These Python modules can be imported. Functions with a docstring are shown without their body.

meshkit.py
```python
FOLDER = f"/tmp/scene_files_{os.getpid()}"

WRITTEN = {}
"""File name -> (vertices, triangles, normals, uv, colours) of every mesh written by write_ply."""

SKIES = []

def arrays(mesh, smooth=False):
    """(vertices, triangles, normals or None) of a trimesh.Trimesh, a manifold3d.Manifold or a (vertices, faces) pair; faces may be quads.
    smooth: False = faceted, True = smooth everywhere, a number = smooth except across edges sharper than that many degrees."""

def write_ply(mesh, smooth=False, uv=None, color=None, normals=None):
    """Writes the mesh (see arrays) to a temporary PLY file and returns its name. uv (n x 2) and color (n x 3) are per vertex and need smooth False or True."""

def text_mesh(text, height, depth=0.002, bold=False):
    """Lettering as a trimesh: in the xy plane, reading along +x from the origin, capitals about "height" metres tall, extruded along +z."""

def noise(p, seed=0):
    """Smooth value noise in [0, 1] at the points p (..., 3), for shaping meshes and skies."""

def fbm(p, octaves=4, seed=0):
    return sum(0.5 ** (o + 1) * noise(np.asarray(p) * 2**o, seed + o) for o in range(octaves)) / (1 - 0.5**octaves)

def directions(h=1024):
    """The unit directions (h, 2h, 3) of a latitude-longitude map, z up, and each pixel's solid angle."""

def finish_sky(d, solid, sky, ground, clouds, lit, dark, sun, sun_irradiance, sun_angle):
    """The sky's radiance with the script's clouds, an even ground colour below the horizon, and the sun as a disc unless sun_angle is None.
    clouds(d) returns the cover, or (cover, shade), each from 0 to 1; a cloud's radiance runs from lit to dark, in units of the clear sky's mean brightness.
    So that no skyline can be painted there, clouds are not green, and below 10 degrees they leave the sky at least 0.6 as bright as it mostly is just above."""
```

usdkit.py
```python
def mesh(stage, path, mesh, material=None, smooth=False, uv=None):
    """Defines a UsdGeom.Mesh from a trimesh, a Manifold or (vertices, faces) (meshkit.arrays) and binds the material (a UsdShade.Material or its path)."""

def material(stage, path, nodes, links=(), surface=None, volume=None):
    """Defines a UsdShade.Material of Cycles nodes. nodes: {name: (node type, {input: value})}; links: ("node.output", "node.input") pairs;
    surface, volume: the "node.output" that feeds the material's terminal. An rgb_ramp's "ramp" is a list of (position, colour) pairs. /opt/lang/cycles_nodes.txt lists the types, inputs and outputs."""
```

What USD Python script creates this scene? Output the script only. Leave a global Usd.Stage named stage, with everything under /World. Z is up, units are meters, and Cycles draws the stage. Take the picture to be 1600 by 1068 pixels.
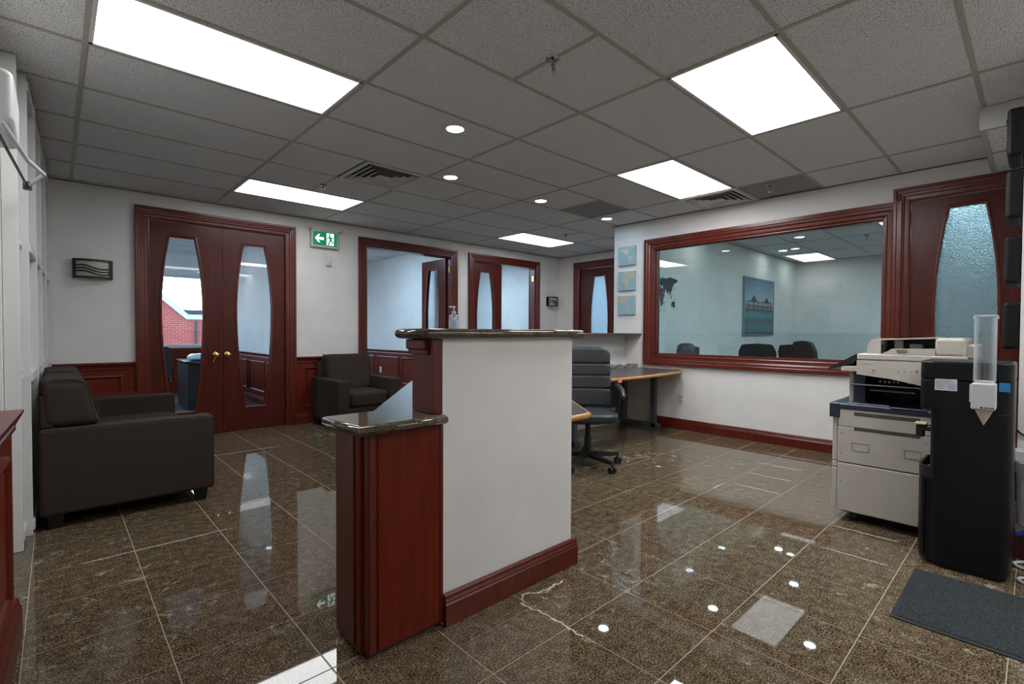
import math, random
import numpy as np, trimesh, usdkit, meshkit
import shapely.geometry as sg
from shapely.ops import unary_union
from pxr import Usd, UsdGeom, UsdShade, UsdLux, Gf, Sdf

stage = Usd.Stage.CreateInMemory()
UsdGeom.SetStageUpAxis(stage, UsdGeom.Tokens.z)
UsdGeom.SetStageMetersPerUnit(stage, 1.0)
UsdGeom.Xform.Define(stage, '/World')
UsdGeom.Scope.Define(stage, '/World/Looks')
random.seed(7)
RNG = np.random.default_rng(7)

# ------------------------------------------------------------------ camera, sky, light levels
EYE = np.array([0.0, 0.0, 1.19])
FPX, YAW, PITCH, ROLL = 765.8, math.radians(47.056), math.radians(-1.149), math.radians(.243)
EXPOSURE = 1.15
PANEL_L = 7.0          # radiance of the ceiling light panels
DOWN_L = 45.0          # radiance of the lobby downlights
OFFICE_L = 13.0        # radiance of the cool panels in the offices
BOARD_L = 11.0          # radiance of the boardroom panels
SKY_L = .65            # radiance of the overcast daylight sky
cam = UsdGeom.Camera.Define(stage, '/World/camera')
f_ = np.array([math.cos(PITCH)*math.cos(YAW), math.cos(PITCH)*math.sin(YAW), math.sin(PITCH)])
r_ = np.array([math.sin(YAW), -math.cos(YAW), 0]); u_ = np.cross(r_, f_)
r2, u2 = r_*math.cos(ROLL)+u_*math.sin(ROLL), -r_*math.sin(ROLL)+u_*math.cos(ROLL)
m_ = np.eye(4); m_[0, :3] = r2; m_[1, :3] = u2; m_[2, :3] = -f_; m_[3, :3] = EYE
cam.AddTransformOp().Set(Gf.Matrix4d(*m_.ravel().tolist()))
cam.CreateHorizontalApertureAttr(36.0); cam.CreateVerticalApertureAttr(36.0*1068/1600)
cam.CreateFocalLengthAttr(36.0*FPX/1600)
cam.CreateClippingRangeAttr(Gf.Vec2f(0.02, 1000))
cam.CreateExposureAttr(EXPOSURE)

LOOK = '/World/Looks/'
def mat(name, nodes, links=(), surface='p.BSDF', volume=None):
    return usdkit.material(stage, LOOK+name, nodes, links, surface=surface, volume=volume)
sky = UsdLux.DomeLight.Define(stage, '/World/sky')
sky.CreateIntensityAttr(SKY_L); sky.CreateColorAttr(Gf.Vec3f(.62, .80, 1.0))

# ------------------------------------------------------------------ materials
def plain(name, col, rough=.5, metal=0., spec=.5, **kw):
    return mat(name, {'p': ('principled_bsdf', dict(base_color=col, roughness=rough, metallic=metal, specular_ior_level=spec, **kw))})
def emis(name, col, s):
    return mat(name, {'p': ('emission', dict(color=col, strength=s))}, surface='p.emission')
def noisy(name, c1, c2, scale=(1, 1, 1), ns=5, rough=.5, detail=4, bump=0., bdist=.002, spec=.5, coat=0., lo=.35, hi=.65, metal=0.):
    n = {'t': ('texture_coordinate', {}), 'm': ('mapping', dict(scale=scale)), 'n': ('noise_texture', dict(scale=ns, detail=detail, roughness=.6)),
         'r': ('rgb_ramp', {'ramp': [(lo, c1), (hi, c2)]}), 'p': ('principled_bsdf', dict(roughness=rough, specular_ior_level=spec, coat_weight=coat, coat_roughness=.12, metallic=metal))}
    l = [('t.object', 'm.vector'), ('m.vector', 'n.vector'), ('n.fac', 'r.fac'), ('r.color', 'p.base_color')]
    if bump:
        n['b'] = ('bump', dict(strength=bump, distance=bdist)); l += [('n.fac', 'b.height'), ('b.normal', 'p.normal')]
    return mat(name, n, l)
PAINT = noisy('wall_paint', (.70, .68, .655), (.76, .74, .715), ns=3, rough=.6, spec=.25)
WHITE = plain('white_frame_paint', (.62, .62, .60), .4)
def wood(name, a, b, rough=.30, coat=.0, spec=.38):
    return noisy(name, a, b, scale=(14, 14, 1.1), ns=3.2, rough=rough, detail=6, coat=coat, lo=.3, hi=.7, spec=spec)
CHERRY = wood('cherry_wood', (.075, .0085, .0042), (.135, .018, .0075), spec=.5)
CHERRY_DOOR = wood('cherry_door_veneer', (.052, .0078, .0045), (.095, .0150, .0080), rough=.33, spec=.28)
CHERRY_RED = wood('cherry_red_panel', (.10, .0085, .0016), (.15, .0165, .0035), rough=.40, spec=.25)
OAK = wood('oak_edge', (.36, .16, .035), (.50, .25, .07), rough=.35)
def granite(name, ramp, scale, rough, wear=0.):
    n = {'g': ('geometry', {}), 'o': ('object_info', {}), 'oa': ('vector_math', dict(math_type='scale', scale=3.7)),
         'ad': ('vector_math', dict(math_type='add')), 'cx': ('combine_xyz', {}),
         'n1': ('noise_texture', dict(scale=scale, detail=3, roughness=.75)),
         'n2': ('noise_texture', dict(scale=scale*.16, detail=3, roughness=.6)),
         'mx': ('mix_float', dict(fac=.22)), 'r': ('rgb_ramp', {'ramp': ramp}),
         'p': ('principled_bsdf', dict(roughness=rough, specular_ior_level=.5))}
    l = [('o.random', 'cx.x'), ('o.random', 'cx.y'), ('cx.vector', 'oa.vector1'), ('g.position', 'ad.vector1'), ('oa.vector', 'ad.vector2'),
         ('ad.vector', 'n1.vector'), ('ad.vector', 'n2.vector'), ('n1.fac', 'mx.a'), ('n2.fac', 'mx.b'), ('mx.result', 'r.fac')]
    if wear:
        n['w'] = ('noise_texture', dict(scale=9, detail=9, roughness=.78, distortion=.6)); n['w2'] = ('noise_texture', dict(scale=.55, detail=2))
        n['wa'] = ('math', dict(math_type='multiply_add', value2=.42)); n['wr'] = ('rgb_ramp', {'ramp': [(.815, (0, 0, 0)), (.875, (wear,)*3)]})
        n['mc'] = ('mix', dict(color2=(.42, .37, .30)))
        l += [('g.position', 'w.vector'), ('g.position', 'w2.vector'), ('w2.fac', 'wa.value1'), ('w.fac', 'wa.value3'), ('wa.value', 'wr.fac'),
              ('wr.color', 'mc.fac'), ('r.color', 'mc.color1'), ('mc.color', 'p.base_color')]
    else:
        l += [('r.color', 'p.base_color')]
    return mat(name, n, l)
GRANITE = granite('granite_floor', [(.36, (.010, .008, .006)), (.44, (.050, .035, .019)), (.50, (.105, .074, .042)), (.56, (.168, .128, .080)), (.64, (.32, .265, .195))], 135, .022, wear=.7)
COUNTER = granite('granite_counter', [(.36, (.02, .016, .012)), (.48, (.075, .056, .036)), (.56, (.125, .096, .064)), (.66, (.19, .155, .11))], 160, .05)
GROUT = plain('grout', (.36, .31, .245), .8)
CEIL = mat('ceiling_tile', {'t': ('texture_coordinate', {}), 'n': ('noise_texture', dict(scale=190, detail=1, roughness=.5)),
     'r': ('rgb_ramp', {'ramp': [(.34, (.16, .158, .155)), (.43, (.68, .685, .69)), (.6, (.83, .83, .835))]}),
     'b': ('bump', dict(strength=.25, distance=.002)), 'p': ('principled_bsdf', dict(roughness=.9, specular_ior_level=.15))},
     [('t.object', 'n.vector'), ('n.fac', 'r.fac'), ('r.color', 'p.base_color'), ('n.fac', 'b.height'), ('b.normal', 'p.normal')])
CEIL_GREY = noisy('grey_ceiling_tile', (.30, .295, .29), (.34, .335, .33), ns=110, rough=.9, spec=.1)
TBAR = plain('grid_bar_paint', (.40, .385, .325), .5)
TBAR_DARK = plain('wall_angle_paint', (.16, .155, .14), .5)
PANEL = emis('light_diffuser', (.97, .985, 1.0), PANEL_L)
PANEL_SOFT = emis('light_diffuser_soft', (.97, .985, 1.0), PANEL_L*.62)
PANEL_MID = emis('light_diffuser_mid', (.97, .985, 1.0), PANEL_L*.85)
PANEL_BRIGHT = emis('light_diffuser_bright', (.97, .985, 1.0), PANEL_L*1.3)
PANEL_COOL = emis('cool_light_diffuser', (.50, .76, 1.0), OFFICE_L)
PANEL_BOARD = emis('boardroom_light_diffuser', (.78, .93, 1.0), BOARD_L)
PANEL_RIM = plain('light_frame_paint', (.70, .69, .66), .4)
DOWN = emis('downlight_lens', (.58, .80, 1.0), DOWN_L)
DOWN_WARM = emis('downlight_lens_warm', (1.0, .95, .88), DOWN_L*.9)
DIFFUSER = plain('air_vent_metal', (.56, .54, .48), .35)
VENT_DARK = plain('air_vent_dark', (.035, .035, .035), .6)
CHROME = plain('chrome', (.42, .41, .40), .22, metal=1.)
BRASS = plain('polished_brass', (.78, .52, .16), .16, metal=1.)
BLACK = plain('black_plastic', (.012, .0125, .014), .42)
BLACK_GLOSS = plain('black_cooler_plastic', (.0045, .005, .006), .36, spec=.3)
HOLDER = plain('black_holder_plastic', (.006, .0065, .0075), .5, spec=.22)
BLACK_METAL = plain('black_metal', (.012, .011, .011), .45)
LEATHER = noisy('black_leather', (.010, .012, .0145), (.016, .0185, .022), ns=60, rough=.48, bump=.12, bdist=.001)
MESHFAB = noisy('black_mesh_fabric', (.010, .011, .013), (.02, .021, .024), ns=220, rough=.85)
FABRIC = noisy('brown_fabric', (.027, .018, .0135), (.045, .032, .025), ns=260, rough=.9, bump=.25, bdist=.001, spec=.25)
PIPING = plain('dark_piping', (.008, .0065, .006), .7)
FOOT = plain('dark_wood_foot', (.012, .010, .009), .4)
def pane(name, tint, refl_rough=.0, ior=1.5, gl=(1, 1, 1)):
    return mat(name, {'t': ('transparent_bsdf', dict(color=tint)), 'g': ('glossy_bsdf', dict(color=gl, roughness=refl_rough)),
                      'f': ('fresnel', dict(IOR=ior)), 'm': ('mix_closure', {}), 'ge': ('geometry', {}),
                      'iv': ('math', dict(math_type='subtract', value1=1.0)), 'mu': ('math', dict(math_type='multiply'))},
               [('ge.backfacing', 'iv.value2'), ('iv.value', 'mu.value1'), ('f.fac', 'mu.value2'), ('mu.value', 'm.fac'), ('t.BSDF', 'm.closure1'), ('g.BSDF', 'm.closure2')], surface='m.closure')
GLASS = pane('clear_glass', (.93, .97, .99), ior=1.5)
GLASS_TINT = pane('boardroom_glass', (.76, .87, .90), ior=1.9)
CLEAR = mat('clear_plastic', {'t': ('transparent_bsdf', dict(color=(.93, .94, .95))), 'g': ('glossy_bsdf', dict(color=(1, 1, 1), roughness=.03)), 'd': ('diffuse_bsdf', dict(color=(.75, .78, .8))),
     'l': ('layer_weight', dict(blend=.35)), 'm0': ('mix_closure', dict(fac=.06)), 'm': ('mix_closure', {}), 'mu': ('math', dict(math_type='multiply', value2=.42))},
     [('t.BSDF', 'm0.closure1'), ('g.BSDF', 'm0.closure2'), ('l.facing', 'mu.value1'), ('mu.value', 'm.fac'), ('m0.closure', 'm.closure1'), ('d.BSDF', 'm.closure2')], surface='m.closure')
def frosted(name, col, strength):
    return mat(name, {'x': ('texture_coordinate', {}), 'n': ('noise_texture', dict(scale=70, detail=2)), 'b': ('bump', dict(strength=strength, distance=.006)),
                      'd': ('translucent_bsdf', dict(color=col)), 'd2': ('diffuse_bsdf', dict(color=col)), 'g': ('glossy_bsdf', dict(color=(1, 1, 1), roughness=.12)),
                      'm1': ('mix_closure', dict(fac=.35)), 'm2': ('mix_closure', dict(fac=.07))},
               [('x.object', 'n.vector'), ('n.fac', 'b.height'), ('b.normal', 'g.normal'), ('b.normal', 'd.normal'), ('b.normal', 'd2.normal'),
                ('d.BSDF', 'm1.closure1'), ('d2.BSDF', 'm1.closure2'), ('m1.closure', 'm2.closure1'), ('g.BSDF', 'm2.closure2')], surface='m2.closure')
FROST = mat('pebbled_glass', {'x': ('texture_coordinate', {}), 'n': ('voronoi_texture', dict(scale=95, feature='smooth_f1', smoothness=.6)), 'b': ('bump', dict(strength=.8, distance=.008)),
     'r': ('refraction_bsdf', dict(color=(.44, .54, .57), roughness=.22, IOR=1.25)), 'd': ('translucent_bsdf', dict(color=(.30, .38, .41))), 'g': ('glossy_bsdf', dict(color=(1, 1, 1), roughness=.15)),
     'm1': ('mix_closure', dict(fac=.5)), 'm2': ('mix_closure', dict(fac=.06))},
     [('x.object', 'n.vector'), ('n.distance', 'b.height'), ('b.normal', 'r.normal'), ('b.normal', 'g.normal'), ('b.normal', 'd.normal'), ('r.BSDF', 'm1.closure1'), ('d.BSDF', 'm1.closure2'), ('m1.closure', 'm2.closure1'), ('g.BSDF', 'm2.closure2')], surface='m2.closure')
FROST_SM = frosted('frosted_glass', (.62, .74, .80), .15)
PANELGLASS = plain('white_back_painted_panel', (.50, .535, .555), .25)
BEIGE = noisy('printer_beige', (.50, .465, .405), (.54, .505, .445), ns=4, rough=.45)
BEIGE_DK = plain('printer_vent_grey', (.20, .185, .16), .5)
NAVY = plain('printer_navy', (.020, .030, .052), .4)
PAPER = plain('white_paper', (.66, .67, .72), .7)
WHITE_PL = plain('white_plastic', (.60, .60, .60), .35)
GREY_PL = plain('grey_plastic', (.18, .18, .185), .4)
STEEL_BLUE = plain('blue_grey_steel', (.065, .078, .095), .4)
LAMINATE = noisy('dark_speckled_laminate', (.045, .038, .040), (.085, .072, .074), ns=180, rough=.28)
MAT = noisy('charcoal_mat', (.012, .016, .017), (.046, .053, .054), ns=150, rough=.95, bump=.5, bdist=.003, spec=.15)
MAT_EDGE = plain('mat_rubber_edge', (.012, .016, .020), .6)
SIGN_GREEN = mat('exit_green', {'p': ('principled_bsdf', dict(base_color=(.0, .11, .05), roughness=.4, emission_color=(.0, .28, .12), emission_strength=.25))})
SIGN_WHITE = mat('exit_white', {'p': ('principled_bsdf', dict(base_color=(.8, .9, .88), roughness=.4, emission_color=(.82, 1.0, .95), emission_strength=.8))})
SIGN_BODY = plain('exit_housing', (.52, .52, .50), .4)
FROST_LAMP = plain('sconce_glass', (.50, .46, .39), .5)
MAP_BLUE = noisy('map_ocean_print', (.26, .42, .47), (.31, .47, .50), ns=5, rough=.7)
MAP_LAND = noisy('map_land_print', (.52, .54, .43), (.50, .47, .36), ns=9, rough=.7)
MAP_LAND2 = noisy('map_land_pale_print', (.47, .45, .38), (.50, .46, .36), ns=9, rough=.7)
DECAL = plain('black_decal', (.02, .03, .033), .6)
BLUE_STICK = plain('blue_sticker', (.02, .22, .55), .5)
PINK = plain('pink_note', (.75, .22, .20), .7)
BRICK = mat('far_brick', {'g': ('geometry', {}), 'sx': ('separate_xyz', {}), 'cx': ('combine_xyz', {}),
     'b': ('brick_texture', dict(color1=(.42, .060, .045), color2=(.28, .042, .036), mortar=(.40, .15, .12), scale=1.0, mortar_size=.012, brick_width=.24, row_height=.085)),
     'p': ('principled_bsdf', dict(roughness=.9))}, [('g.position', 'sx.vector'), ('sx.x', 'cx.x'), ('sx.z', 'cx.y'), ('cx.vector', 'b.vector'), ('b.color', 'p.base_color')])
COPING = plain('stone_coping', (.55, .53, .50), .7)
SLATE = plain('dark_roof', (.035, .042, .055), .7)
CARPET = noisy('office_carpet', (.05, .05, .055), (.08, .08, .085), ns=150, rough=.95, spec=.1)
PHOTO = mat('harbour_print', {'t': ('texture_coordinate', {}), 's': ('separate_xyz', {}), 'mp': ('map_range', dict(from_min=.02, from_max=.99, to_min=0, to_max=1)),
     'n': ('noise_texture', dict(scale=5, detail=4)), 'm': ('mapping', dict(scale=(1, 1, 6))), 'a': ('math', dict(math_type='multiply_add', value2=.14)),
     'r': ('rgb_ramp', {'ramp': [(.07, (.015, .045, .065)), (.22, (.02, .17, .20)), (.30, (.012, .06, .075)), (.43, (.025, .26, .27)), (.50, (.04, .07, .075)), (.57, (.18, .22, .23)), (.68, (.34, .42, .45)), (.85, (.20, .33, .41)), (1., (.10, .22, .30))]}),
     'p': ('principled_bsdf', dict(roughness=.5))},
     [('t.object', 's.vector'), ('s.z', 'mp.value'), ('t.object', 'm.vector'), ('m.vector', 'n.vector'), ('n.fac', 'a.value1'), ('mp.result', 'a.value3'), ('a.value', 'r.fac'), ('r.color', 'p.base_color')])

# ------------------------------------------------------------------ helpers
USED = set()
def fresh(path):
    if path not in USED:
        USED.add(path); return path
    k = 1
    while f'{path}_{k:03d}' in USED: k += 1
    USED.add(f'{path}_{k:03d}'); return f'{path}_{k:03d}'
ORG = {}
def tag(prim, label=None, cat=None, group=None, kind=None):
    for k, v in (('label', label), ('category', cat), ('group', group), ('kind', kind)):
        if v: prim.SetCustomDataByKey(k, v)
    return prim
def thing(name, label, cat, loc=(0, 0, 0), rz=0., group=None, kind=None):
    p = fresh('/World/'+name)
    x = UsdGeom.Xform.Define(stage, p)
    x.AddTranslateOp().Set(Gf.Vec3d(*map(float, loc)))
    if rz: x.AddRotateZOp().Set(float(rz))
    ORG[p] = (np.array(loc, float), rz)
    tag(x.GetPrim(), label, cat, group, kind)
    return p
def structure(name, label=None, cat=None, loc=(0, 0, 0)):
    return thing(name, label, cat, loc, kind='structure')
def cat_(parts):
    out = []
    for p in (parts if isinstance(parts, (list, tuple)) else [parts]):
        if isinstance(p, (list, tuple)) and not isinstance(p[0], np.ndarray): out.append(cat_(p))
        elif isinstance(p, trimesh.Trimesh): out.append(p)
        else:
            v, f, _ = meshkit.arrays(p); out.append(trimesh.Trimesh(v, f, process=False))
    return out[0] if len(out) == 1 else trimesh.util.concatenate(out)
def part(parent, name, mesh, m, smooth=False, label=None, local=False, kind=None):
    """A mesh under parent. Points are in world coordinates unless local."""
    me = cat_(mesh).copy()
    root = parent
    while root not in ORG: root = root.rsplit('/', 1)[0]
    o, rz = ORG[root]
    if not local:
        v = np.array(me.vertices) - o
        if rz:
            c, s = math.cos(-math.radians(rz)), math.sin(-math.radians(rz))
            v = v @ np.array([[c, s, 0], [-s, c, 0], [0, 0, 1]])
        me = trimesh.Trimesh(v, me.faces, process=False)
    p = fresh(parent+'/'+name)
    usdkit.mesh(stage, p, me, m, smooth=smooth)
    if label or kind: tag(stage.GetPrimAtPath(p), label, kind=kind)
    return p
def single(name, mesh, m, label, cat, smooth=False, group=None, kind=None, base=None):
    me = cat_(mesh); b = me.bounds
    loc = base if base is not None else ((b[0][0]+b[1][0])/2, (b[0][1]+b[1][1])/2, b[0][2])
    p = fresh('/World/'+name)
    v = np.array(me.vertices)-np.array(loc)
    mm = usdkit.mesh(stage, p, trimesh.Trimesh(v, me.faces, process=False), m, smooth=smooth)
    UsdGeom.Xformable(mm).AddTranslateOp().Set(Gf.Vec3d(*map(float, loc)))
    tag(mm.GetPrim(), label, cat, group, kind); return p
def copy(src, loc, rz, label, cat, group=None):
    name = src.rsplit('/', 1)[1]
    import re
    p = fresh('/World/'+re.sub(r'_\d{3}$', '', name))
    x = UsdGeom.Xform.Define(stage, p)
    x.AddTranslateOp().Set(Gf.Vec3d(*map(float, loc)))
    x.AddRotateZOp().Set(float(rz))
    pr = x.GetPrim()
    pr.GetReferences().AddInternalReference(src); pr.SetInstanceable(True)
    x.ClearXformOpOrder(); x.SetXformOpOrder([op for op in x.GetOrderedXformOps()] or [UsdGeom.XformOp(pr.GetAttribute('xformOp:translate')), UsdGeom.XformOp(pr.GetAttribute('xformOp:rotateZ'))])
    tag(pr, label, cat, group); return p

def bx(x0, x1, y0, y1, z0, z1):
    x0, x1 = sorted((x0, x1)); y0, y1 = sorted((y0, y1)); z0, z1 = sorted((z0, z1))
    m = trimesh.creation.box([x1-x0, y1-y0, z1-z0]); m.apply_translation([(x0+x1)/2, (y0+y1)/2, (z0+z1)/2]); return m
_S = {k: trimesh.creation.icosphere(k).vertices for k in (1, 2)}
def rb(x0, x1, y0, y1, z0, z1, r=.01, k=1):
    x0, x1 = sorted((x0, x1)); y0, y1 = sorted((y0, y1)); z0, z1 = sorted((z0, z1))
    r = min(r, (x1-x0)/2.01, (y1-y0)/2.01, (z1-z0)/2.01)
    pts = np.concatenate([_S[k]*r+np.array([a, b, c]) for a in (x0+r, x1-r) for b in (y0+r, y1-r) for c in (z0+r, z1-r)])
    return trimesh.convex.convex_hull(pts)
def cb(x0, x1, y0, y1, z0, z1, c=.003):
    """box with chamfered edges"""
    x0, x1 = sorted((x0, x1)); y0, y1 = sorted((y0, y1)); z0, z1 = sorted((z0, z1))
    pts = []
    for i, a in ((1, x0), (-1, x1)):
        for j, b in ((1, y0), (-1, y1)):
            for k, d in ((1, z0), (-1, z1)):
                pts += [(a, b+j*c, d+k*c), (a+i*c, b, d+k*c), (a+i*c, b+j*c, d)]
    return trimesh.convex.convex_hull(np.array(pts))
def puff(x0, x1, y0, y1, z0, z1, k=6, n=10):
    """a soft cushion: rounded box"""
    g = np.linspace(-1, 1, n+1); V, F = [], []
    for ax in range(3):
        for s in (-1, 1):
            a, b = np.meshgrid(g, g, indexing='ij')
            p = np.zeros((n+1, n+1, 3)); p[..., ax] = s; p[..., (ax+1) % 3] = a; p[..., (ax+2) % 3] = b*1.0
            o = len(V)*(n+1)**2; i, j = np.meshgrid(range(n), range(n), indexing='ij')
            q = np.stack([i*(n+1)+j, (i+1)*(n+1)+j, (i+1)*(n+1)+j+1, i*(n+1)+j+1], -1).reshape(-1, 4)+o
            if s < 0: q = q[:, ::-1]
            V.append(p.reshape(-1, 3)); F.append(q)
    v = np.concatenate(V); F = np.concatenate(F)
    v = v/((np.abs(v)**k).sum(1, keepdims=True)**(1/k))
    v = v*np.array([x1-x0, y1-y0, z1-z0])/2+np.array([x0+x1, y0+y1, z0+z1])/2
    m = trimesh.Trimesh(v, np.vstack([F[:, [0, 1, 2]], F[:, [0, 2, 3]]]), process=True); m.merge_vertices(digits_vertex=6); return m
def cyl(c, r, z0, z1, n=24, r1=None):
    r1 = r if r1 is None else r1
    a = np.linspace(0, 2*math.pi, n, endpoint=False)
    v = np.concatenate([np.c_[c[0]+r*np.cos(a), c[1]+r*np.sin(a), np.full(n, z0)], np.c_[c[0]+r1*np.cos(a), c[1]+r1*np.sin(a), np.full(n, z1)], [[c[0], c[1], z0], [c[0], c[1], z1]]])
    F = []
    for i in range(n):
        j = (i+1) % n
        F += [(i, j, n+j), (i, n+j, n+i), (2*n, j, i), (2*n+1, n+i, n+j)]
    return trimesh.Trimesh(v, F, process=False)
def cyl_axis(p0, p1, r, n=16, r1=None):
    p0, p1 = np.array(p0, float), np.array(p1, float); L = np.linalg.norm(p1-p0)
    m = cyl((0, 0), r, 0, L, n, r1); m.apply_transform(trimesh.geometry.align_vectors([0, 0, 1], (p1-p0)/L)); m.apply_translation(p0); return m
def lathe(prof, c=(0, 0), n=32):
    m = trimesh.creation.revolve(np.array(prof, float), sections=n); m.apply_translation([c[0], c[1], 0]); return m
def tube(pts, r, n=8, smooth=0):
    p = np.array(pts, float)
    if smooth:
        from scipy.interpolate import CubicSpline
        t = np.arange(len(p)); p = CubicSpline(t, p)(np.linspace(0, len(p)-1, smooth))
    t = np.gradient(p, axis=0); t /= np.linalg.norm(t, axis=1, keepdims=True)
    a0 = np.cross(t[0], [0, 0, 1.] if abs(t[0][2]) < .9 else [1., 0, 0]); a0 /= np.linalg.norm(a0)
    R = np.broadcast_to(r, (len(p),)); ang = np.arange(n)*2*math.pi/n; V = []
    for i in range(len(p)):
        a0 = a0-t[i]*(a0@t[i]); a0 /= np.linalg.norm(a0); b0 = np.cross(t[i], a0)
        V.append(p[i]+R[i]*(np.cos(ang)[:, None]*a0+np.sin(ang)[:, None]*b0))
    F = []
    for i in range(len(p)-1):
        for j in range(n):
            k = (j+1) % n; a, b, c, d = i*n+j, i*n+k, (i+1)*n+k, (i+1)*n+j
            F += [(a, b, c), (a, c, d)]
    F += [(0, j+1, j) for j in range(1, n-1)]+[((len(p)-1)*n, (len(p)-1)*n+j, (len(p)-1)*n+j+1) for j in range(1, n-1)]
    return trimesh.Trimesh(np.concatenate(V), F, process=False)
def ext(poly, d):
    return trimesh.creation.extrude_polygon(poly, d, engine='earcut')
def exy(pts, z0, z1, holes=()):
    m = ext(sg.Polygon(pts, holes), z1-z0); m.apply_translation([0, 0, z0]); return m
# plane maps: (u along the wall, v up, h out of the wall) -> world
YB, XW, XF, H = 6.45, 5.64, 7.25, 2.6425
def M_back(u, v, h, y=YB): return np.stack([u, y-h, v], -1)
def M_win(u, v, h, x=XW): return np.stack([x-h, u, v], -1)
def M_far(u, v, h): return M_win(u, v, h, XF)
def plane_x(x): return lambda u, v, h: M_win(u, v, h, x)
def plane_y(y): return lambda u, v, h: M_back(u, v, h, y)
def plane_yp(y): return lambda u, v, h: np.stack([u, y+h, v], -1)
def plane_line(p0, p1):
    p0, p1 = np.array(p0, float), np.array(p1, float); d = (p1-p0)/np.linalg.norm(p1-p0); n = np.array([d[1], -d[0]])
    return lambda u, v, h: np.stack([p0[0]+d[0]*u+n[0]*h, p0[1]+d[1]*u+n[1]*h, v], -1)
def mapped(M, mesh):
    v = np.array(mesh.vertices); w = M(v[:, 0], v[:, 1], v[:, 2])
    m = trimesh.Trimesh(w, mesh.faces, process=False)
    if m.volume < 0: m.invert()
    return m
def mbx(M, u0, u1, v0, v1, h0, h1, c=0):
    return mapped(M, cb(u0, u1, v0, v1, h0, h1, c) if c else bx(u0, u1, v0, v1, h0, h1))
def mext(M, poly, h0, h1):
    m = ext(poly, h1-h0); m.apply_translation([0, 0, h0]); return mapped(M, m)
def wall_slab(M, u0, u1, v0, v1, t, holes=()):
    P = sg.box(u0, v0, u1, v1)
    for h in holes: P = P.difference(sg.box(*h))
    if P.geom_type == 'Polygon': P = [P]
    else: P = list(P.geoms)
    return [mext(M, q, -t, 0) for q in P]
def molding(M, path, prof, closed=False):
    """prof: list of (d, h): d to the left of the path direction, h out of the wall. Mitred corners."""
    p = np.array(path, float); n = len(p); V = []
    for i in range(n):
        if closed or 0 < i < n-1:
            a = p[i]-p[i-1]; b = p[(i+1) % n]-p[i]
            a /= np.linalg.norm(a); b /= np.linalg.norm(b)
            na, nb = np.array([-a[1], a[0]]), np.array([-b[1], b[0]])
            s = na+nb; s /= max(1e-9, (s@na))
        else:
            a = (p[1]-p[0]) if i == 0 else (p[-1]-p[-2]); a /= np.linalg.norm(a); s = np.array([-a[1], a[0]])
        V.append([(p[i][0]+s[0]*d, p[i][1]+s[1]*d, h) for d, h in prof])
    V = np.array(V); k = len(prof); F = []
    for i in range(n if closed else n-1):
        j = (i+1) % n
        for q in range(k-1):
            F += [(i*k+q, j*k+q, j*k+q+1), (i*k+q, j*k+q+1, i*k+q+1)]
    if not closed:
        F += [(0, q, q+1) for q in range(1, k-1)]+[((n-1)*k, (n-1)*k+q+1, (n-1)*k+q) for q in range(1, k-1)]
    v = V.reshape(-1, 3); w = M(v[:, 0], v[:, 1], v[:, 2])
    return trimesh.Trimesh(w, F, process=False)
CASING = [(0, 0), (0, .014), (.012, .020), (.016, .016), (.045, .018), (.055, .026), (.075, .028), (.082, .034), (.100, .036), (.108, .042), (.128, .042), (.132, .036), (.132, 0)]
def casing_prof(w=.132, s=1.0): return [(d*w/.132, h*s) for d, h in CASING]
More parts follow.
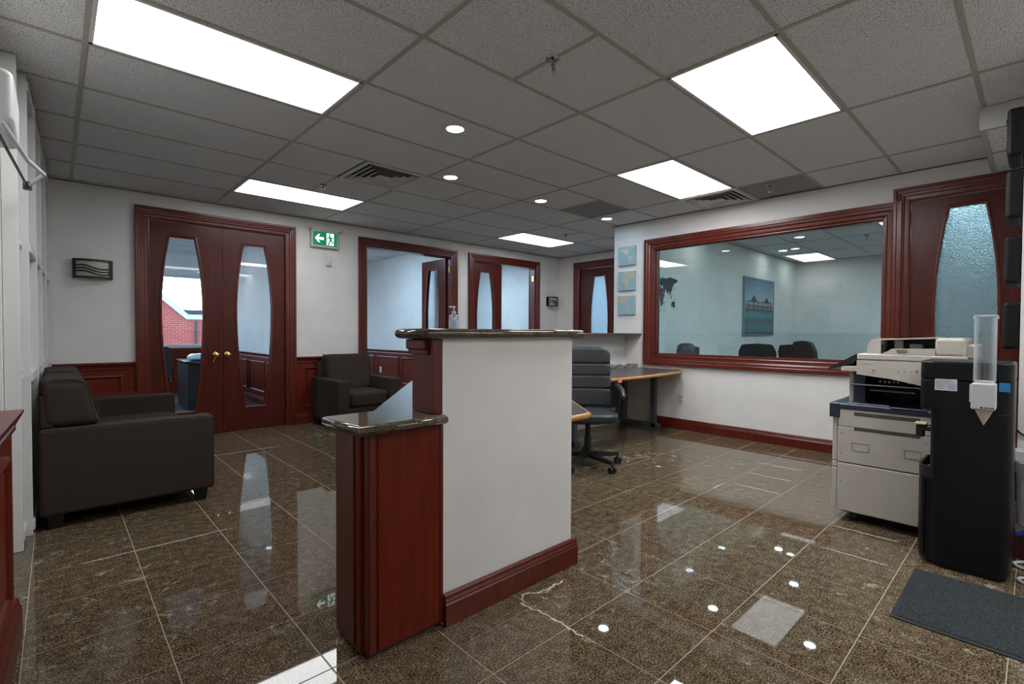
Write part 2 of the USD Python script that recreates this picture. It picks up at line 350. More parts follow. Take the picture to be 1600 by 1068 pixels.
BASEP = [(0, 0), (0, .022), (.088, .022), (.094, .018), (.100, .020), (.112, .014), (.122, .014), (.130, .006), (.130, 0)]

def inset(poly, d):
    p = np.array(poly, float); n = len(p); out = []
    for i in range(n):
        a = p[i]-p[i-1]; b = p[(i+1) % n]-p[i]; a /= np.linalg.norm(a); b /= np.linalg.norm(b)
        na, nb = np.array([-a[1], a[0]]), np.array([-b[1], b[0]]); s = na+nb; s /= max(.25, s@na)
        out.append(p[i]+s*d)
    return np.array(out)
def slab(poly, z0, z1, r=.015, steps=5):
    """plate with rounded edges; poly counter-clockwise"""
    p = np.array(poly, float)
    if sg.Polygon(p).exterior.is_ccw is False: p = p[::-1]
    rows = []
    for a in np.linspace(-math.pi/2, 0, steps): rows.append((r*(1-math.cos(a)), z0+r+r*math.sin(a)))
    for a in np.linspace(0, math.pi/2, steps): rows.append((r*(1-math.cos(a)), z1-r+r*math.sin(a)))
    n = len(p); V = np.concatenate([np.c_[inset(p, d), np.full(n, z)] for d, z in rows]); F = []
    for i in range(len(rows)-1):
        for j in range(n):
            k = (j+1) % n; F += [(i*n+j, i*n+k, (i+1)*n+k), (i*n+j, (i+1)*n+k, (i+1)*n+j)]
    tri = trimesh.creation.triangulate_polygon(sg.Polygon(inset(p, r)), engine='earcut')
    def cap(z, flip, row):
        m = exy(inset(p, r*.999), z-1e-5, z); return m
    body = trimesh.Trimesh(V, F, process=False)
    return trimesh.util.concatenate([body, exy(inset(p, r), z0, z0+1e-4), exy(inset(p, r), z1-1e-4, z1)])

# ------------------------------------------------------------------ floor
floor = structure('floor', 'polished brown granite tile floor of the lobby', 'floor')
TX0, TDX, TY0, TDY, GW = .30, .4022, .462, .4062, .0035
fp = unary_union([sg.box(-.30, -2.6, XW, 6.57), sg.box(XW, 4.0, XF+.12, 6.57)])
part(floor, 'grout_bed', bx(-.30, XF+.12, -2.6, 6.60, -.10, -.0012), GROUT)
ntile = 0
for i in range(-2, 19):
    for j in range(-2, 17):
        x0, y0 = TX0+i*TDX, TY0+j*TDY
        cell = sg.box(x0+GW/2, y0+GW/2, x0+TDX-GW/2, y0+TDY-GW/2).intersection(unary_union([sg.box(-.25, -.16, XW-.001, YB+.06), sg.box(XW-.01, 4.0, XF-.001, YB-.001)]))
        if cell.is_empty or cell.area < .002 or cell.geom_type != 'Polygon': continue
        c = np.array(cell.centroid.coords[0])
        if c @ f_[:2] < .3: continue
        a, b, c2, d = cell.bounds
        v = [(a, b), (c2, b), (c2, d), (a, d)]
        e = .0012; q = [(a+e, b+e), (c2-e, b+e), (c2-e, d-e), (a+e, d-e)]
        V = np.array([(*p, -.002) for p in v]+[(*p, -.0009) for p in v]+[(*p, 0) for p in q])
        F = []
        for s in (0, 4):
            for k in range(4):
                l = (k+1) % 4; F += [(s+k, s+l, s+4+l), (s+k, s+4+l, s+4+k)]
        F += [(8, 9, 10), (8, 10, 11)]
        part(floor, 'floor_tile', trimesh.Trimesh(V, F, process=False), GRANITE); ntile += 1
cr = sg.LineString([(1.765, 1.534), (1.64, 1.53), (1.547, 1.578), (1.484, 1.522), (1.50, 1.389), (1.498, 1.208)]).segmentize(.02)
q = np.array(cr.coords); q += RNG.normal(0, .0055, q.shape); w_ = .0012+.0045*RNG.random(len(q))
crack = unary_union([sg.LineString(q[i:i+2]).buffer(w_[i], resolution=2) for i in range(len(q)-1)])
m = ext(crack, .0006) if crack.geom_type == 'Polygon' else cat_([ext(g, .0006) for g in crack.geoms]); m.apply_translation([0, 0, .0001])
part(floor, 'chipped_grout', m, plain('chipped_grout', (.50, .46, .40), .9))
part(floor, 'floor_slab', bx(-.30, XW, -2.6, -.165, -.05, 0), GRANITE)

# ------------------------------------------------------------------ ceiling: grid, tiles
GX0, GY0, GDX, GDY = 1.3436, .8766, 1.22, .61
ceiling = structure('ceiling', 'suspended grid ceiling of white speckled mineral tiles', 'ceiling')
lights = {}
PANELS = [(-1, 3), (1, 0), (2, 2), (0, 7), (3, 7), (0, -3), (1, -4)]          # lobby light panels (grid cell)
VENTS = [(1.96, 3.927), (5.0, 2.097)]                       # 2x2 vents
region = unary_union([sg.box(-.30, -2.6, XW, YB), sg.box(XW-.01, 4.0, XF, YB)])
vent_sq = unary_union([sg.box(x, y, x+.60, y+GDY) for x, y in VENTS])
SPLIT = {(0, 1), (0, 6), (3, 6), (1, 5)}
def ctile(poly, m, name='ceiling_tile', z=H):
    polys = [poly] if poly.geom_type == 'Polygon' else list(poly.geoms)
    for p in polys:
        if p.area < .004: continue
        part(ceiling, name, [mext(lambda u, v, h: np.stack([u, v, h], -1), p, z+.004, z+.018)], m)
for i in range(-2, 5):
    for j in range(-6, 10):
        if (i, j) in PANELS: continue
        x0, y0 = GX0+i*GDX, GY0+j*GDY
        cells = [sg.box(x0, y0, x0+GDX, y0+GDY)]
        if (i, j) in SPLIT: cells = [sg.box(x0, y0, x0+GDX/2, y0+GDY), sg.box(x0+GDX/2, y0, x0+GDX, y0+GDY)]
        if (i, j) == (2, 4): cells = [sg.box(x0, y0, x0+GDX/2, y0+GDY), sg.box(x0+GDX/2, y0, x0+GDX, y0+GDY)]
        for q, c in enumerate(cells):
            c = c.intersection(region).difference(vent_sq)
            if c.is_empty: continue
            c = c.buffer(-.0115, join_style=2)
            if c.is_empty: continue
            grey = ((i, j) == (2, 4) and q == 1) or (i, j) == (3, 1)
            ctile(c, CEIL_GREY if grey else CEIL, z=H+(.006 if grey else 0))
bars_x, bars_y = [], []
for j in range(-5, 11):
    y = GY0+j*GDY
    if -2.6 < y < YB:
        part(ceiling, 'cross_bar', bx(-.30, (XF if y > 4 else XW), y-.0115, y+.0115, H, H+.03), TBAR)
for i in range(-1, 5):
    x = GX0+i*GDX
    if x < XF: part(ceiling, 'main_bar', bx(x-.0118, x+.0118, (-2.6 if x < XW else 4.0), YB, H-.0006, H+.03), TBAR)
for (i, j) in sorted(SPLIT | {(2, 4)}):
    x = GX0+i*GDX+GDX/2; part(ceiling, 'short_bar', bx(x-.0115, x+.0115, GY0+j*GDY, GY0+(j+1)*GDY, H+.0004, H+.03), TBAR)
part(ceiling, 'plenum_deck', bx(-.4, XF+.3, -2.8, YB+.1, H+.05, H+.12), PAINT)
part(ceiling, 'wall_angle', bx(-.1, XF, YB-.022, YB, H-.004, H+.002), TBAR_DARK)
part(ceiling, 'wall_angle', bx(XW-.022, XW, .08, 4.02, H-.004, H+.002), TBAR_DARK)
part(ceiling, 'wall_angle', bx(XF-.022, XF, 4, YB, H-.004, H+.002), TBAR_DARK)

# ------------------------------------------------------------------ doors: leaf with lens-shaped glass
def lens_pts(w_top=.235, w_mid=.395, w_bot=.215, z0=.285, z1=2.22, zm=1.42, n=14):
    """outline of the glass, centred on u=0, counter-clockwise"""
    zs = np.linspace(z0, z1, n)
    def half(z):
        if z <= zm: t = (zm-z)/(zm-z0); return w_mid/2-(w_mid-w_bot)/2*t**1.9
        t = (z-zm)/(z1-zm); return w_mid/2-(w_mid-w_top)/2*t**1.9
    hw = [half(z) for z in zs]
    return [(h, z) for h, z in zip(hw, zs)]+[(-h, z) for h, z in zip(hw[::-1], zs[::-1])]
def door_leaf(parent, M, u0, u1, glass, h0=-.06, v1=2.372, knob_side=None, lever=False, uc=None, lens=None):
    """leaf with its face at h0+.045; glass pane and bead as sub-parts"""
    uc = (u0+u1)/2 if uc is None else uc
    L = [(u+uc, z) for u, z in (lens or lens_pts())]
    P = sg.Polygon([(u0+.002, .008), (u1-.002, .008), (u1-.002, v1), (u0+.002, v1)], [L])
    leaf = part(parent, 'door_leaf', mext(M, P, h0, h0+.045), CHERRY_DOOR)
    bead = [(-.004, .0), (-.004, .007), (.006, .011), (.016, .008), (.018, 0)]
    def Mf(u, v, h): return M(u, v, h+h0+.045)
    def Mb(u, v, h): return M(u, v, h0-h)
    part(leaf, 'glass_bead', [molding(Mf, L[::-1], bead, True), molding(Mb, L[::-1], bead, True)], CHERRY)
    part(leaf, 'glass_pane', mext(M, sg.Polygon(L).buffer(.004), h0+.019, h0+.025), glass)
    if knob_side is not None:
        hf = h0+.045; ku, kv = knob_side, .915
        ring = lathe([(0, 0), (.033, 0), (.033, .004), (.028, .009), (.013, .011), (.011, .035), (.020, .040), (.029, .052), (.029, .062), (.020, .071), (0, .073)])
        ring.apply_translation([ku, kv, hf])
        k = [mapped(M, ring)]
        if lever: k.append(mapped(M, cyl_axis((ku, kv, hf+.05), (ku-.035, kv-.085, hf+.045), .008, 8)))
        part(leaf, 'door_knob', k, BRASS, smooth=40, label='polished brass door knob')
    return leaf
def door_frame(parent, M, u0, u1, v1=2.378, w=.125, t=.14, flip=False):
    """casing on the lobby side, jamb lining of the opening"""
    path = [(u1, 0), (u1, v1), (u0, v1), (u0, 0)]
    part(parent, 'door_casing', molding(M, path[::-1], casing_prof(w), False), CHERRY)
    part(parent, 'door_jamb', [mbx(M, u0-.02, u0, 0, v1, -t, .003), mbx(M, u1, u1+.02, 0, v1, -t, .003), mbx(M, u0-.02, u1+.02, v1, v1+.02, -t, .003)], CHERRY)

T = .13
d1 = structure('door_1', 'closed double door of dark cherry wood with lens shaped glass panes and brass knobs', 'door', (1.42, YB, 0))
door_frame(d1, M_back, .735, 2.11)
door_leaf(d1, M_back, .735, 1.4225, GLASS, uc=1.035, knob_side=1.345, lever=True)
door_leaf(d1, M_back, 1.4225, 2.11, GLASS, uc=1.765, knob_side=1.462)
d2 = structure('door_2', 'double doorway with its right leaf swung open into a bright office', 'door', (3.92, YB, 0))
door_frame(d2, M_back, 3.205, 4.645)
def hinges(parent, M, u):
    for v in (2.19, 1.2, .25): part(parent, 'hinge', mbx(M, u-.012, u+.006, v-.05, v+.05, -.05, .004), BRASS, label='brass butt hinge')
M_open2 = lambda u, v, h: np.stack([4.595+(h+.03), YB+.10+u, v], -1)   # leaf standing at right angle, seen face is -x
M_o2 = lambda u, v, h: np.stack([4.60-h, YB+.09+u, v], -1)
door_leaf(d2, M_o2, .0, .70, GLASS, uc=.385); hinges(d2, M_back, 4.645)
M_o2l = lambda u, v, h: np.stack([3.20-h, YB+.09+u, v], -1)
door_leaf(d2, M_o2l, .0, .70, GLASS, uc=.35)
d3 = structure('door_3', 'double doorway with left leaf shut and right leaf swung open', 'door', (5.85, YB, 0))
door_frame(d3, M_back, 5.13, 6.56)
door_leaf(d3, M_back, 5.13, 5.80, GLASS, h0=-.10, uc=5.43)
M_o3 = lambda u, v, h: np.stack([6.545+.79*u-.61*h, YB+.13+.61*u+.79*h, v], -1)
door_leaf(d3, M_o3, .0, .70, GLASS, uc=.385); hinges(d3, M_back, 6.56)
d4 = structure('door_4', 'closed cherry door with pale frosted lens shaped glass beside the corridor corner', 'door', (XF, 5.5, 0))
door_frame(d4, M_far, 5.05, 5.92)
door_leaf(d4, M_far, 5.05, 5.92, FROST_SM, uc=5.475)
d5 = structure('door_5', 'closed cherry door with pebbled lens shaped glass behind the copier', 'door', (XW, .43, 0))
door_frame(d5, M_win, .10, .80, t=.14)
door_leaf(d5, M_win, .10, .80, FROST, uc=.43, h0=-.05, lens=lens_pts(.225, .40, .215, .285, 2.285, 1.40))

# ------------------------------------------------------------------ lobby walls
wb = structure('wall_back', 'off-white back wall of the lobby with three double doorways', 'wall', (3.5, YB, 0))
part(wb, 'wall_panel', wall_slab(M_back, -.35, XF+.12, 0, H+.03, T, [(.715, -1, 2.13, 2.398), (3.185, -1, 4.665, 2.398), (5.11, -1, 6.58, 2.398)]), PAINT)
wr = structure('wall_right', 'off-white wall on the right with the large interior window', 'wall', (XW, 2, 0))
part(wr, 'wall_panel', wall_slab(M_win, .0, 4.0, 0, H+.03, .12, [(.08, -1, .82, 2.398), (.985, .905, 3.385, 2.265)]), PAINT)
wc = structure('wall_corridor', 'off-white wall of the corridor end holding the frosted glass door', 'wall', (XF, 5.2, 0))
part(wc, 'wall_panel', wall_slab(M_far, 3.9, YB, 0, H+.03, .12, [(5.03, -1, 5.94, 2.398)]), PAINT)
part(wc, 'return_panel', bx(XW+.12, XF+.12, 3.88, 4.0, 0, H+.03), PAINT)
ws = structure('wall_side', 'off-white stub wall at the right edge carrying the black file holders', 'wall', (4.7, .02, 0))
part(ws, 'wall_panel', [bx(3.75, XW, -.06, .068, 0, H+.03), bx(3.75, 3.87, -2.6, -.06, 0, H+.03)], PAINT)
wf = structure('wall_front', 'off-white wall behind the camera', 'wall', (1.7, -2.5, 0))
part(wf, 'wall_panel', bx(-.4, 3.87, -2.62, -2.5, 0, H+.03), PAINT)
# left wall: white storefront framing
PL0, PL1 = (-.108, 3.95), (-.045, 6.45)
M_left = plane_line(PL1, PL0)     # u runs from the back corner towards the camera, h into the room
LL = math.dist(PL0, PL1)
def lu(y): return (6.45-y)/(6.45-3.95)*LL
M_left = (lambda p0, p1: (lambda u, v, h: plane_line(p0, p1)(u, v, h)))(PL1, PL0)
_t = M_left(np.array([0.]), np.array([0.]), np.array([.1]))
if _t[0][0] < PL1[0]:
    M_left_base = M_left; M_left = lambda u, v, h: M_left_base(u, v, -h)
wl = structure('wall_left', 'white painted storefront framing along the left wall behind the sofa', 'wall', (-.1, 5, 0))
part(wl, 'back_panel', [mbx(M_left, -.05, LL+.02, 0, H+.03, -.10, -.045)], PANELGLASS)
for y in (6.40, 5.66, 5.02, 4.44):
    part(wl, 'mullion', mbx(M_left, lu(y)-.028, lu(y)+.028, 0, H, -.05, .012, .003), WHITE)
for z in (.06, .92, 1.665, 2.58):
    part(wl, 'rail', mbx(M_left, 0, LL, z-.028, z+.028, -.05, .008, .003), WHITE)
part(wl, 'post', [cb(-.203, -.139, 3.70, 3.78, 0, H, .003)], WHITE)
part(wl, 'post', [cb(-.17, -.108, 3.95, 4.0, 0, H, .003)], WHITE)
part(wl, 'recessed_panel', [bx(-.175, -.165, 3.78, 3.95, 0, H)], PANELGLASS)
for z in (.06, .95, 1.68): part(wl, 'rail', cb(-.17, -.135, 3.78, 3.95, z-.028, z+.028, .003), WHITE)
part(wl, 'near_panel', [bx(-.30, -.204, -2.6, 3.78, 0, H+.03)], PAINT)
part(wl, 'mullion', cb(-.206, -.196, 3.40, 3.46, 0, H, .003), WHITE)
# storefront door seen only as a reflection in the big window
part(wl, 'glazed_panel', [bx(-.207, -.200, 2.90, 3.38, .2, 1.85)], PANELGLASS)

# baseboards
b = structure('baseboard_right', 'cherry wood baseboard under the large interior window', 'baseboard', (XW, 2, 0))
part(b, 'baseboard_run', molding(M_win, [(3.36, 0), (.93, 0)][::-1], BASEP), CHERRY)
b = structure('baseboard_corridor', 'cherry wood baseboard along the corridor wall', 'baseboard', (XF, 5, 0))
part(b, 'baseboard_run', [molding(M_far, [(4.0, 0), (4.92, 0)], BASEP), molding(M_far, [(6.05, 0), (6.44, 0)], BASEP)], CHERRY)
b = structure('baseboard_side', 'cherry wood baseboard under the wall mounted water filter', 'baseboard', (3.74, 0, 0))
part(b, 'baseboard_run', [molding(plane_x(3.75), [(-2.4, 0), (.069, 0)], BASEP)], CHERRY)

# wainscot with panels
def wainscot(tr, M, u0, u1, rail=.86, panels=(), base=.14, ends=False):
    part(tr, 'backing_board', mbx(M, u0, u1, 0, rail-.02, 0, .012), CHERRY_RED)
    part(tr, 'chair_rail', molding(M, [(u0, rail-.075), (u1, rail-.075)], [(0, .012), (.006, .024), (.02, .024), (.028, .016), (.042, .018), (.05, .036), (.062, .042), (.072, .042), (.078, .034), (.078, 0)]), CHERRY)
    part(tr, 'baseboard', molding(M, [(u0, 0), (u1, 0)], [(d*base/.13, h+.012) for d, h in BASEP[1:-1]]+[(base, .012)]), CHERRY)
    for a, b_ in panels:
        rect = [(a, base+.07), (b_, base+.07), (b_, rail-.13), (a, rail-.13)]
        part(tr, 'panel_molding', molding(M, rect, [(0, .012), (.002, .026), (.012, .030), (.022, .022), (.03, .012)], True), CHERRY)
        part(tr, 'raised_panel', mbx(M, a+.05, b_-.05, base+.12, rail-.18, .012, .018, .004), CHERRY_RED)
t = structure('trim_1', 'cherry wainscot panels on the back wall left of the double door', 'wainscot', (.3, YB, 0))
wainscot(t, M_back, -.045, .61, panels=[(.06, .50)])
t = structure('trim_2', 'cherry wainscot panels on the back wall behind the armchair', 'wainscot', (2.65, YB, 0))
wainscot(t, M_back, 2.235, 3.08, panels=[(2.34, 3.0)])
t = structure('trim_3', 'cherry wainscot panels on the back wall between the two open doorways', 'wainscot', (4.85, YB, 0))
wainscot(t, M_back, 4.77, 5.0)
t = structure('trim_4', 'cherry wainscot on the back wall under the small sconce', 'wainscot', (6.95, YB, 0))
wainscot(t, M_back, 6.69, XF, panels=[(6.78, 7.16)])
RA, RB = (-.178, 1.0), (-.106, 2.69)
M_red = plane_line(RA, RB)
LR = math.dist(RA, RB)
t = structure('trim_5', 'dark red wainscot section at the left edge ending before the white post', 'wainscot', (-.1, 2.5, 0))
wainscot(t, lambda u, v, h: M_red(u, v, h-.035), 0, LR, rail=.875, panels=[(LR-1.25, LR-.22)], base=.15)
part(t, 'cap_shelf', mapped(lambda u, v, h: M_red(u, v, h), bx(0, LR, .872, .882, -.12, .012)), CHERRY)

# large interior window
w1 = structure('window_1', 'large interior window with cherry frame looking into the boardroom', 'window', (XW, 2.2, .9))
rect = [(.985, .905), (3.385, .905), (3.385, 2.265), (.985, 2.265)]
CP = [(0, 0), (0, .02), (.012, .026), (.02, .02), (.045, .022), (.06, .032), (.082, .034), (.09, .040), (.104, .040), (.106, .046), (.122, .046), (.126, .038), (.126, 0)]
part(w1, 'window_casing', molding(M_win, rect[::-1], CP, True), CHERRY)
part(w1, 'window_jamb', [mbx(M_win, .985, .998, .905, 2.265, -.12, .018), mbx(M_win, 3.372, 3.385, .905, 2.265, -.12, .018), mbx(M_win, .985, 3.385, .905, .918, -.12, .018), mbx(M_win, .985, 3.385, 2.252, 2.265, -.12, .018)], CHERRY)
part(w1, 'glass_pane', mbx(M_win, .997, 3.373, .917, 2.253, -.055, -.047), GLASS_TINT)
part(w1, 'window_stop', [mbx(M_win, .998, 1.010, .918, 2.252, -.045, -.02), mbx(M_win, 3.360, 3.372, .918, 2.252, -.045, -.02), mbx(M_win, .998, 3.372, .918, .930, -.045, -.02), mbx(M_win, .998, 3.372, 2.24, 2.252, -.045, -.02)], CHERRY)

# bulkhead above the corner door
bk = structure('ceiling_bulkhead', 'small white dropped ceiling box above the door at the right', 'bulkhead', (5, .2, 2.5))
part(bk, 'bulkhead_shell', [bx(4.37, 4.395, .068, .285, 2.50, H), bx(4.395, XW, .26, .2849, 2.50, H)], WHITE)
part(bk, 'soffit_frame', [bx(4.372, XW, .255, .284, 2.496, 2.4995), bx(4.372, 4.40, .07, .255, 2.496, 2.4995), bx(4.98, 5.005, .07, .255, 2.497, 2.4995)], TBAR)
part(bk, 'soffit_tile', bx(4.40, 4.98, .07, .255, 2.503, 2.515), CEIL); part(bk, 'soffit_tile', bx(5.005, XW-.01, .07, .255, 2.503, 2.515), CEIL)
# ------------------------------------------------------------------ rooms behind
YR = 11.1
def office(n, x0, x1, wins, carpet=CARPET):
    o = structure('office_room', f'office room behind the lobby seen through doorway number {n}' if False else None, None, ((x0+x1)/2, 9, 0))
    part(o, 'floor_slab', bx(x0, x1, YB+.13, YR+.1, -.1, -.002), carpet)
    part(o, 'ceiling_slab', bx(x0, x1, YB+.13, YR+.1, H, H+.05), CEIL)
    for y in np.arange(YB+.5, YR, .61): part(o, 'ceiling_bar', bx(x0, x1, y-.012, y+.012, H-.003, H+.01), TBAR)
    part(o, 'side_wall', ([bx(x0-.10, x0, YB+.13, YR, 0, H)] if x0 < 0 else [])+[bx(x1, x1+.10, YB+.13, YR, 0, H)], PAINT)
    part(o, 'window_wall', wall_slab(plane_y(YR), x0-(.1 if x0 < 0 else 0), x1+.1, 0, H+.03, .15, [(a, .92, b_, 2.21) for a, b_ in wins]), PAINT)
    for a, b_ in wins:
        fr = part(o, 'window_frame', [mbx(plane_y(YR), a-.04, b_+.04, .88, .93, -.05, .03), mbx(plane_y(YR), a-.03, b_+.03, 2.20, 2.24, -.05, .01), mbx(plane_y(YR), a-.03, a+.01, .92, 2.21, -.05, .01), mbx(plane_y(YR), b_-.01, b_+.03, .92, 2.21, -.05, .01)], WHITE)
        part(fr, 'window_pane', mbx(plane_y(YR), a, b_, .92, 2.21, -.06, -.054), GLASS)
    return o
USED.discard('/World/office_room')
o1 = office(1, -1.6, 2.45, [(-.9, 2.25)])
o2 = office(2, 2.55, 4.84, [(2.7, 4.7)])
o3 = office(3, 4.94, 7.24, [(5.1, 7.0)])
for p, l in ((o1, 'office behind the closed double door with a window onto a brick building'), (o2, 'daylit office behind the wide open doorway'), (o3, 'daylit office behind the half open doorway')):
    tag(stage.GetPrimAtPath(p), l, 'room')
for p, xs in ((o1, 2.45), (o2, 4.84), (o3, 7.24)):
    k = int(p == o2)
    Mx = plane_x(xs)
    for nm, ms, mm in (('wainscot_board', mbx(Mx, YB+.13, YR, 0, .80, 0, .012), CHERRY_RED),
                       ('chair_rail', molding(Mx, [(YR, .755), (YB+.13, .755)][::-1], [(0, .012), (.01, .026), (.03, .02), (.05, .036), (.07, .042), (.078, .036), (.078, 0)]), CHERRY),
                       ('baseboard', molding(Mx, [(YB+.13, 0), (YR, 0)], BASEP), CHERRY)):
        part(p, nm, ms, mm)
    y = YB+.95
    while y+.95 < YR:
        part(p, 'panel_molding', molding(Mx, [(y, .20), (y+.85, .20), (y+.85, .70), (y, .70)], [(0, .012), (.002, .026), (.012, .032), (.022, .024), (.03, .012)], True), CHERRY)
        y += .98
part(o1, 'sill_wainscot', [mbx(plane_y(YR), -1.6, 2.45, 0, .86, 0, .015)], CHERRY_RED)
part(o1, 'sill_panel_molding', [molding(plane_y(YR), [(a, .2), (a+.8, .2), (a+.8, .72), (a, .72)], [(0, .015), (.002, .03), (.012, .034), (.03, .015)], True) for a in (-.6, .4, 1.4)], CHERRY)
# room behind the corridor door
oc = structure('corridor_room', 'small daylit room behind the frosted corridor door', 'room', (8.5, 5.2, 0))
part(oc, 'floor_slab', bx(XF+.12, 9.8, 4.0, YB, -.1, 0), CARPET); part(oc, 'ceiling_slab', bx(XF+.12, 9.9, 3.9, YB+.1, H, H+.05), CEIL)
part(oc, 'side_wall', [bx(XF+.12, 9.9, 3.9, 4.0, 0, H), bx(XF+.12, 9.9, YB, YB+.1, 0, H)], PAINT)
part(oc, 'window_wall', wall_slab(plane_x(9.8), 3.9, YB+.1, 0, H, .1, [(4.4, .7, 6.1, 2.3)]), PAINT)
# boardroom
XB1, YBR, YB0 = 11.15, 3.42, -1.2
br = structure('boardroom', 'boardroom behind the large interior window', 'room', (8.4, 1.2, 0))
part(br, 'floor_slab', bx(XW+.12, XB1+.1, YB0, 3.5, -.1, -.002), CARPET)
part(br, 'side_wall', [bx(XW+.12, XB1+.1, YBR, YBR+.12, 0, H+.03), bx(XW+.12, XB1+.1, YB0-.1, YB0, 0, H+.03)], PAINT)
part(br, 'end_wall', bx(XB1, XB1+.1, YB0, YBR, 0, H+.03), PAINT)
part(br, 'near_wall', bx(XW+.0, XW+.12, YB0, .0, 0, H+.03), PAINT)
BPAN = [(8.66, .27), (6.22, .27)]
br_t = sg.box(XW+.12, YB0, XB1, YBR)
for x, y in BPAN: br_t = br_t.difference(sg.box(x, y, x+1.22, y+.61))
br_t = br_t.difference(sg.box(7.44, 1.49, 8.05, 2.10))
part(br, 'ceiling_slab', [mext(lambda u, v, h: np.stack([u, v, h], -1), br_t, H, H+.02), bx(XW, XB1+.1, YB0, YBR+.1, H+.05, H+.1)], CEIL)
for x in (6.22, 7.44, 8.66, 9.88): part(br, 'ceiling_bar', bx(x-.012, x+.012, YB0, YBR, H-.004, H+.01), TBAR)
for y in np.arange(-.95, 3.4, .61): part(br, 'ceiling_bar', bx(XW+.12, XB1, y-.012, y+.012, H-.0035, H+.01), TBAR)
part(br, 'ceiling_edge', [bx(XW+.12, XB1, YBR-.02, YBR, H-.006, H), bx(XB1-.02, XB1, YB0, YBR, H-.006, H)], TBAR_DARK)

# ------------------------------------------------------------------ outdoors
bd = thing('brick_building', 'red brick gabled building with pale coping outside the office window', 'building', (3, 24, -4))
part(bd, 'brick_wall', mext(plane_y(24.0), sg.Polygon([(-9, -4), (16, -4), (16, 1.66), (3.95, 1.66), (-.8, 6.1), (-5.5, 1.66), (-9, 1.66)]), -.4, 0), BRICK)
part(bd, 'gable_coping', [mext(plane_y(24.0), sg.Polygon([(16, 1.66), (3.95, 1.66), (-.8, 6.1), (-5.5, 1.66), (-9, 1.66), (-9, 1.86), (-5.57, 1.86), (-.8, 6.37), (4.02, 1.86), (16, 1.86)]), -.45, .08)], COPING)
part(bd, 'downpipe', bx(4.25, 4.32, 23.92, 23.99, -4, 1.6), SLATE)
part(bd, 'roof', bx(3.9, 16, 25.5, 33, 1.0, 2.10), SLATE)
part(bd, 'chimney', bx(4.95, 5.10, 26, 26.3, 2.05, 2.35), SLATE)
single('car_park', bx(-30, 40, 11.5, 60, -4.2, -4.0), plain('asphalt', (.09, .09, .09), .9), 'grey asphalt yard below the office windows', 'ground', kind='structure')

# ------------------------------------------------------------------ ceiling fittings
def light_panel(i, j, label, group=None):
    x0, y0 = GX0+i*GDX, GY0+j*GDY
    return light_panel_at(x0, y0, label, group, {(-1, 3): PANEL_MID, (0, 7): PANEL_SOFT, (3, 7): PANEL_SOFT, (0, -3): PANEL_SOFT, (1, -4): PANEL_MID, (1, 0): PANEL_BRIGHT, (2, 2): PANEL_BRIGHT}.get((i, j)))
def light_panel_at(x0, y0, label, group, m=None, z=0.):
    t = thing('ceiling_light', label, 'ceiling light', (x0+GDX/2, y0+GDY/2, H), group=group)
    a, b_, c, d = x0+.012, x0+GDX-.012, y0+.012, y0+GDY-.012; w = .018
    part(t, 'light_frame', [bx(a, b_, c, c+w, H-.001, H+.02), bx(a, b_, d-w, d, H-.001, H+.02), bx(a, a+w, c, d, H-.001, H+.02), bx(b_-w, b_, c, d, H-.001, H+.02)], PANEL_RIM)
    part(t, 'light_diffuser', bx(a+w, b_-w, c+w, d-w, H+.006+z, H+.010+z), m or PANEL)
    return t
for (i, j), l in zip(PANELS, ('large bright ceiling light panel at the upper left nearest the camera', 'bright ceiling light panel at the upper right nearest the camera',
                              'bright ceiling light panel next to the air vent above the interior window', 'bright ceiling light panel in front of the closed double door',
                              'farthest ceiling light panel near the corridor corner', 'ceiling light panel behind the camera over the entry', 'ceiling light panel behind the camera by the stub wall')):
    light_panel(i, j, l, None)
for (x, y), l in zip(BPAN, ('boardroom ceiling light panel towards the far wall', 'boardroom ceiling light panel towards the interior window')):
    light_panel_at(x, y, l, None, PANEL_BOARD)
for x, y, l in ((-.9, 7.4, 'ceiling light panel in the office behind the double door'), (2.62, 7.3, 'ceiling light panel in the office behind the open doorway'), (5.05, 7.6, 'ceiling light panel in the office behind the half open doorway'), (8.2, 4.9, 'ceiling light panel in the room behind the corridor door')):
    light_panel_at(x, y, l, None, PANEL_COOL, -.012)
def downlight(x, y, label, warm=False, r=.062):
    t = thing('downlight', label, 'downlight', (x, y, H))
    part(t, 'trim_ring', lathe([(r-.002, H-.002), (r, H-.009), (r+.012, H-.007), (r+.016, H), (r+.0, H+.004), (r-.002, H-.002)], (x, y), 36), WHITE_PL, smooth=40)
    part(t, 'light_lens', cyl((x, y), r-.001, H-.006, H+.003, 32), DOWN_WARM if warm else DOWN)
for x, y, l in ((2.10, 2.862, 'bluish round downlight nearest the camera'), (2.723, 3.781, 'bluish round downlight beside the air vent'),
                (3.931, 3.767, 'bluish round downlight left of the grey ceiling tile'), (5.151, 3.774, 'bluish round downlight above the map prints')):
    downlight(x, y, l)
for x, y, l in ((6.65, 3.02, 'boardroom downlight above the wall map'), (9.35, 3.08, 'boardroom downlight washing the wall above the harbour picture'), (10.5, 3.05, 'boardroom downlight washing the wall in the far corner'),
                (8.21, 2.48, 'boardroom downlight in the middle of the ceiling'), (6.74, 1.85, 'boardroom downlight near the interior window')):
    downlight(x, y, l, True)
downlight(1.7, 9.2, 'small downlight in the office behind the double door', True)
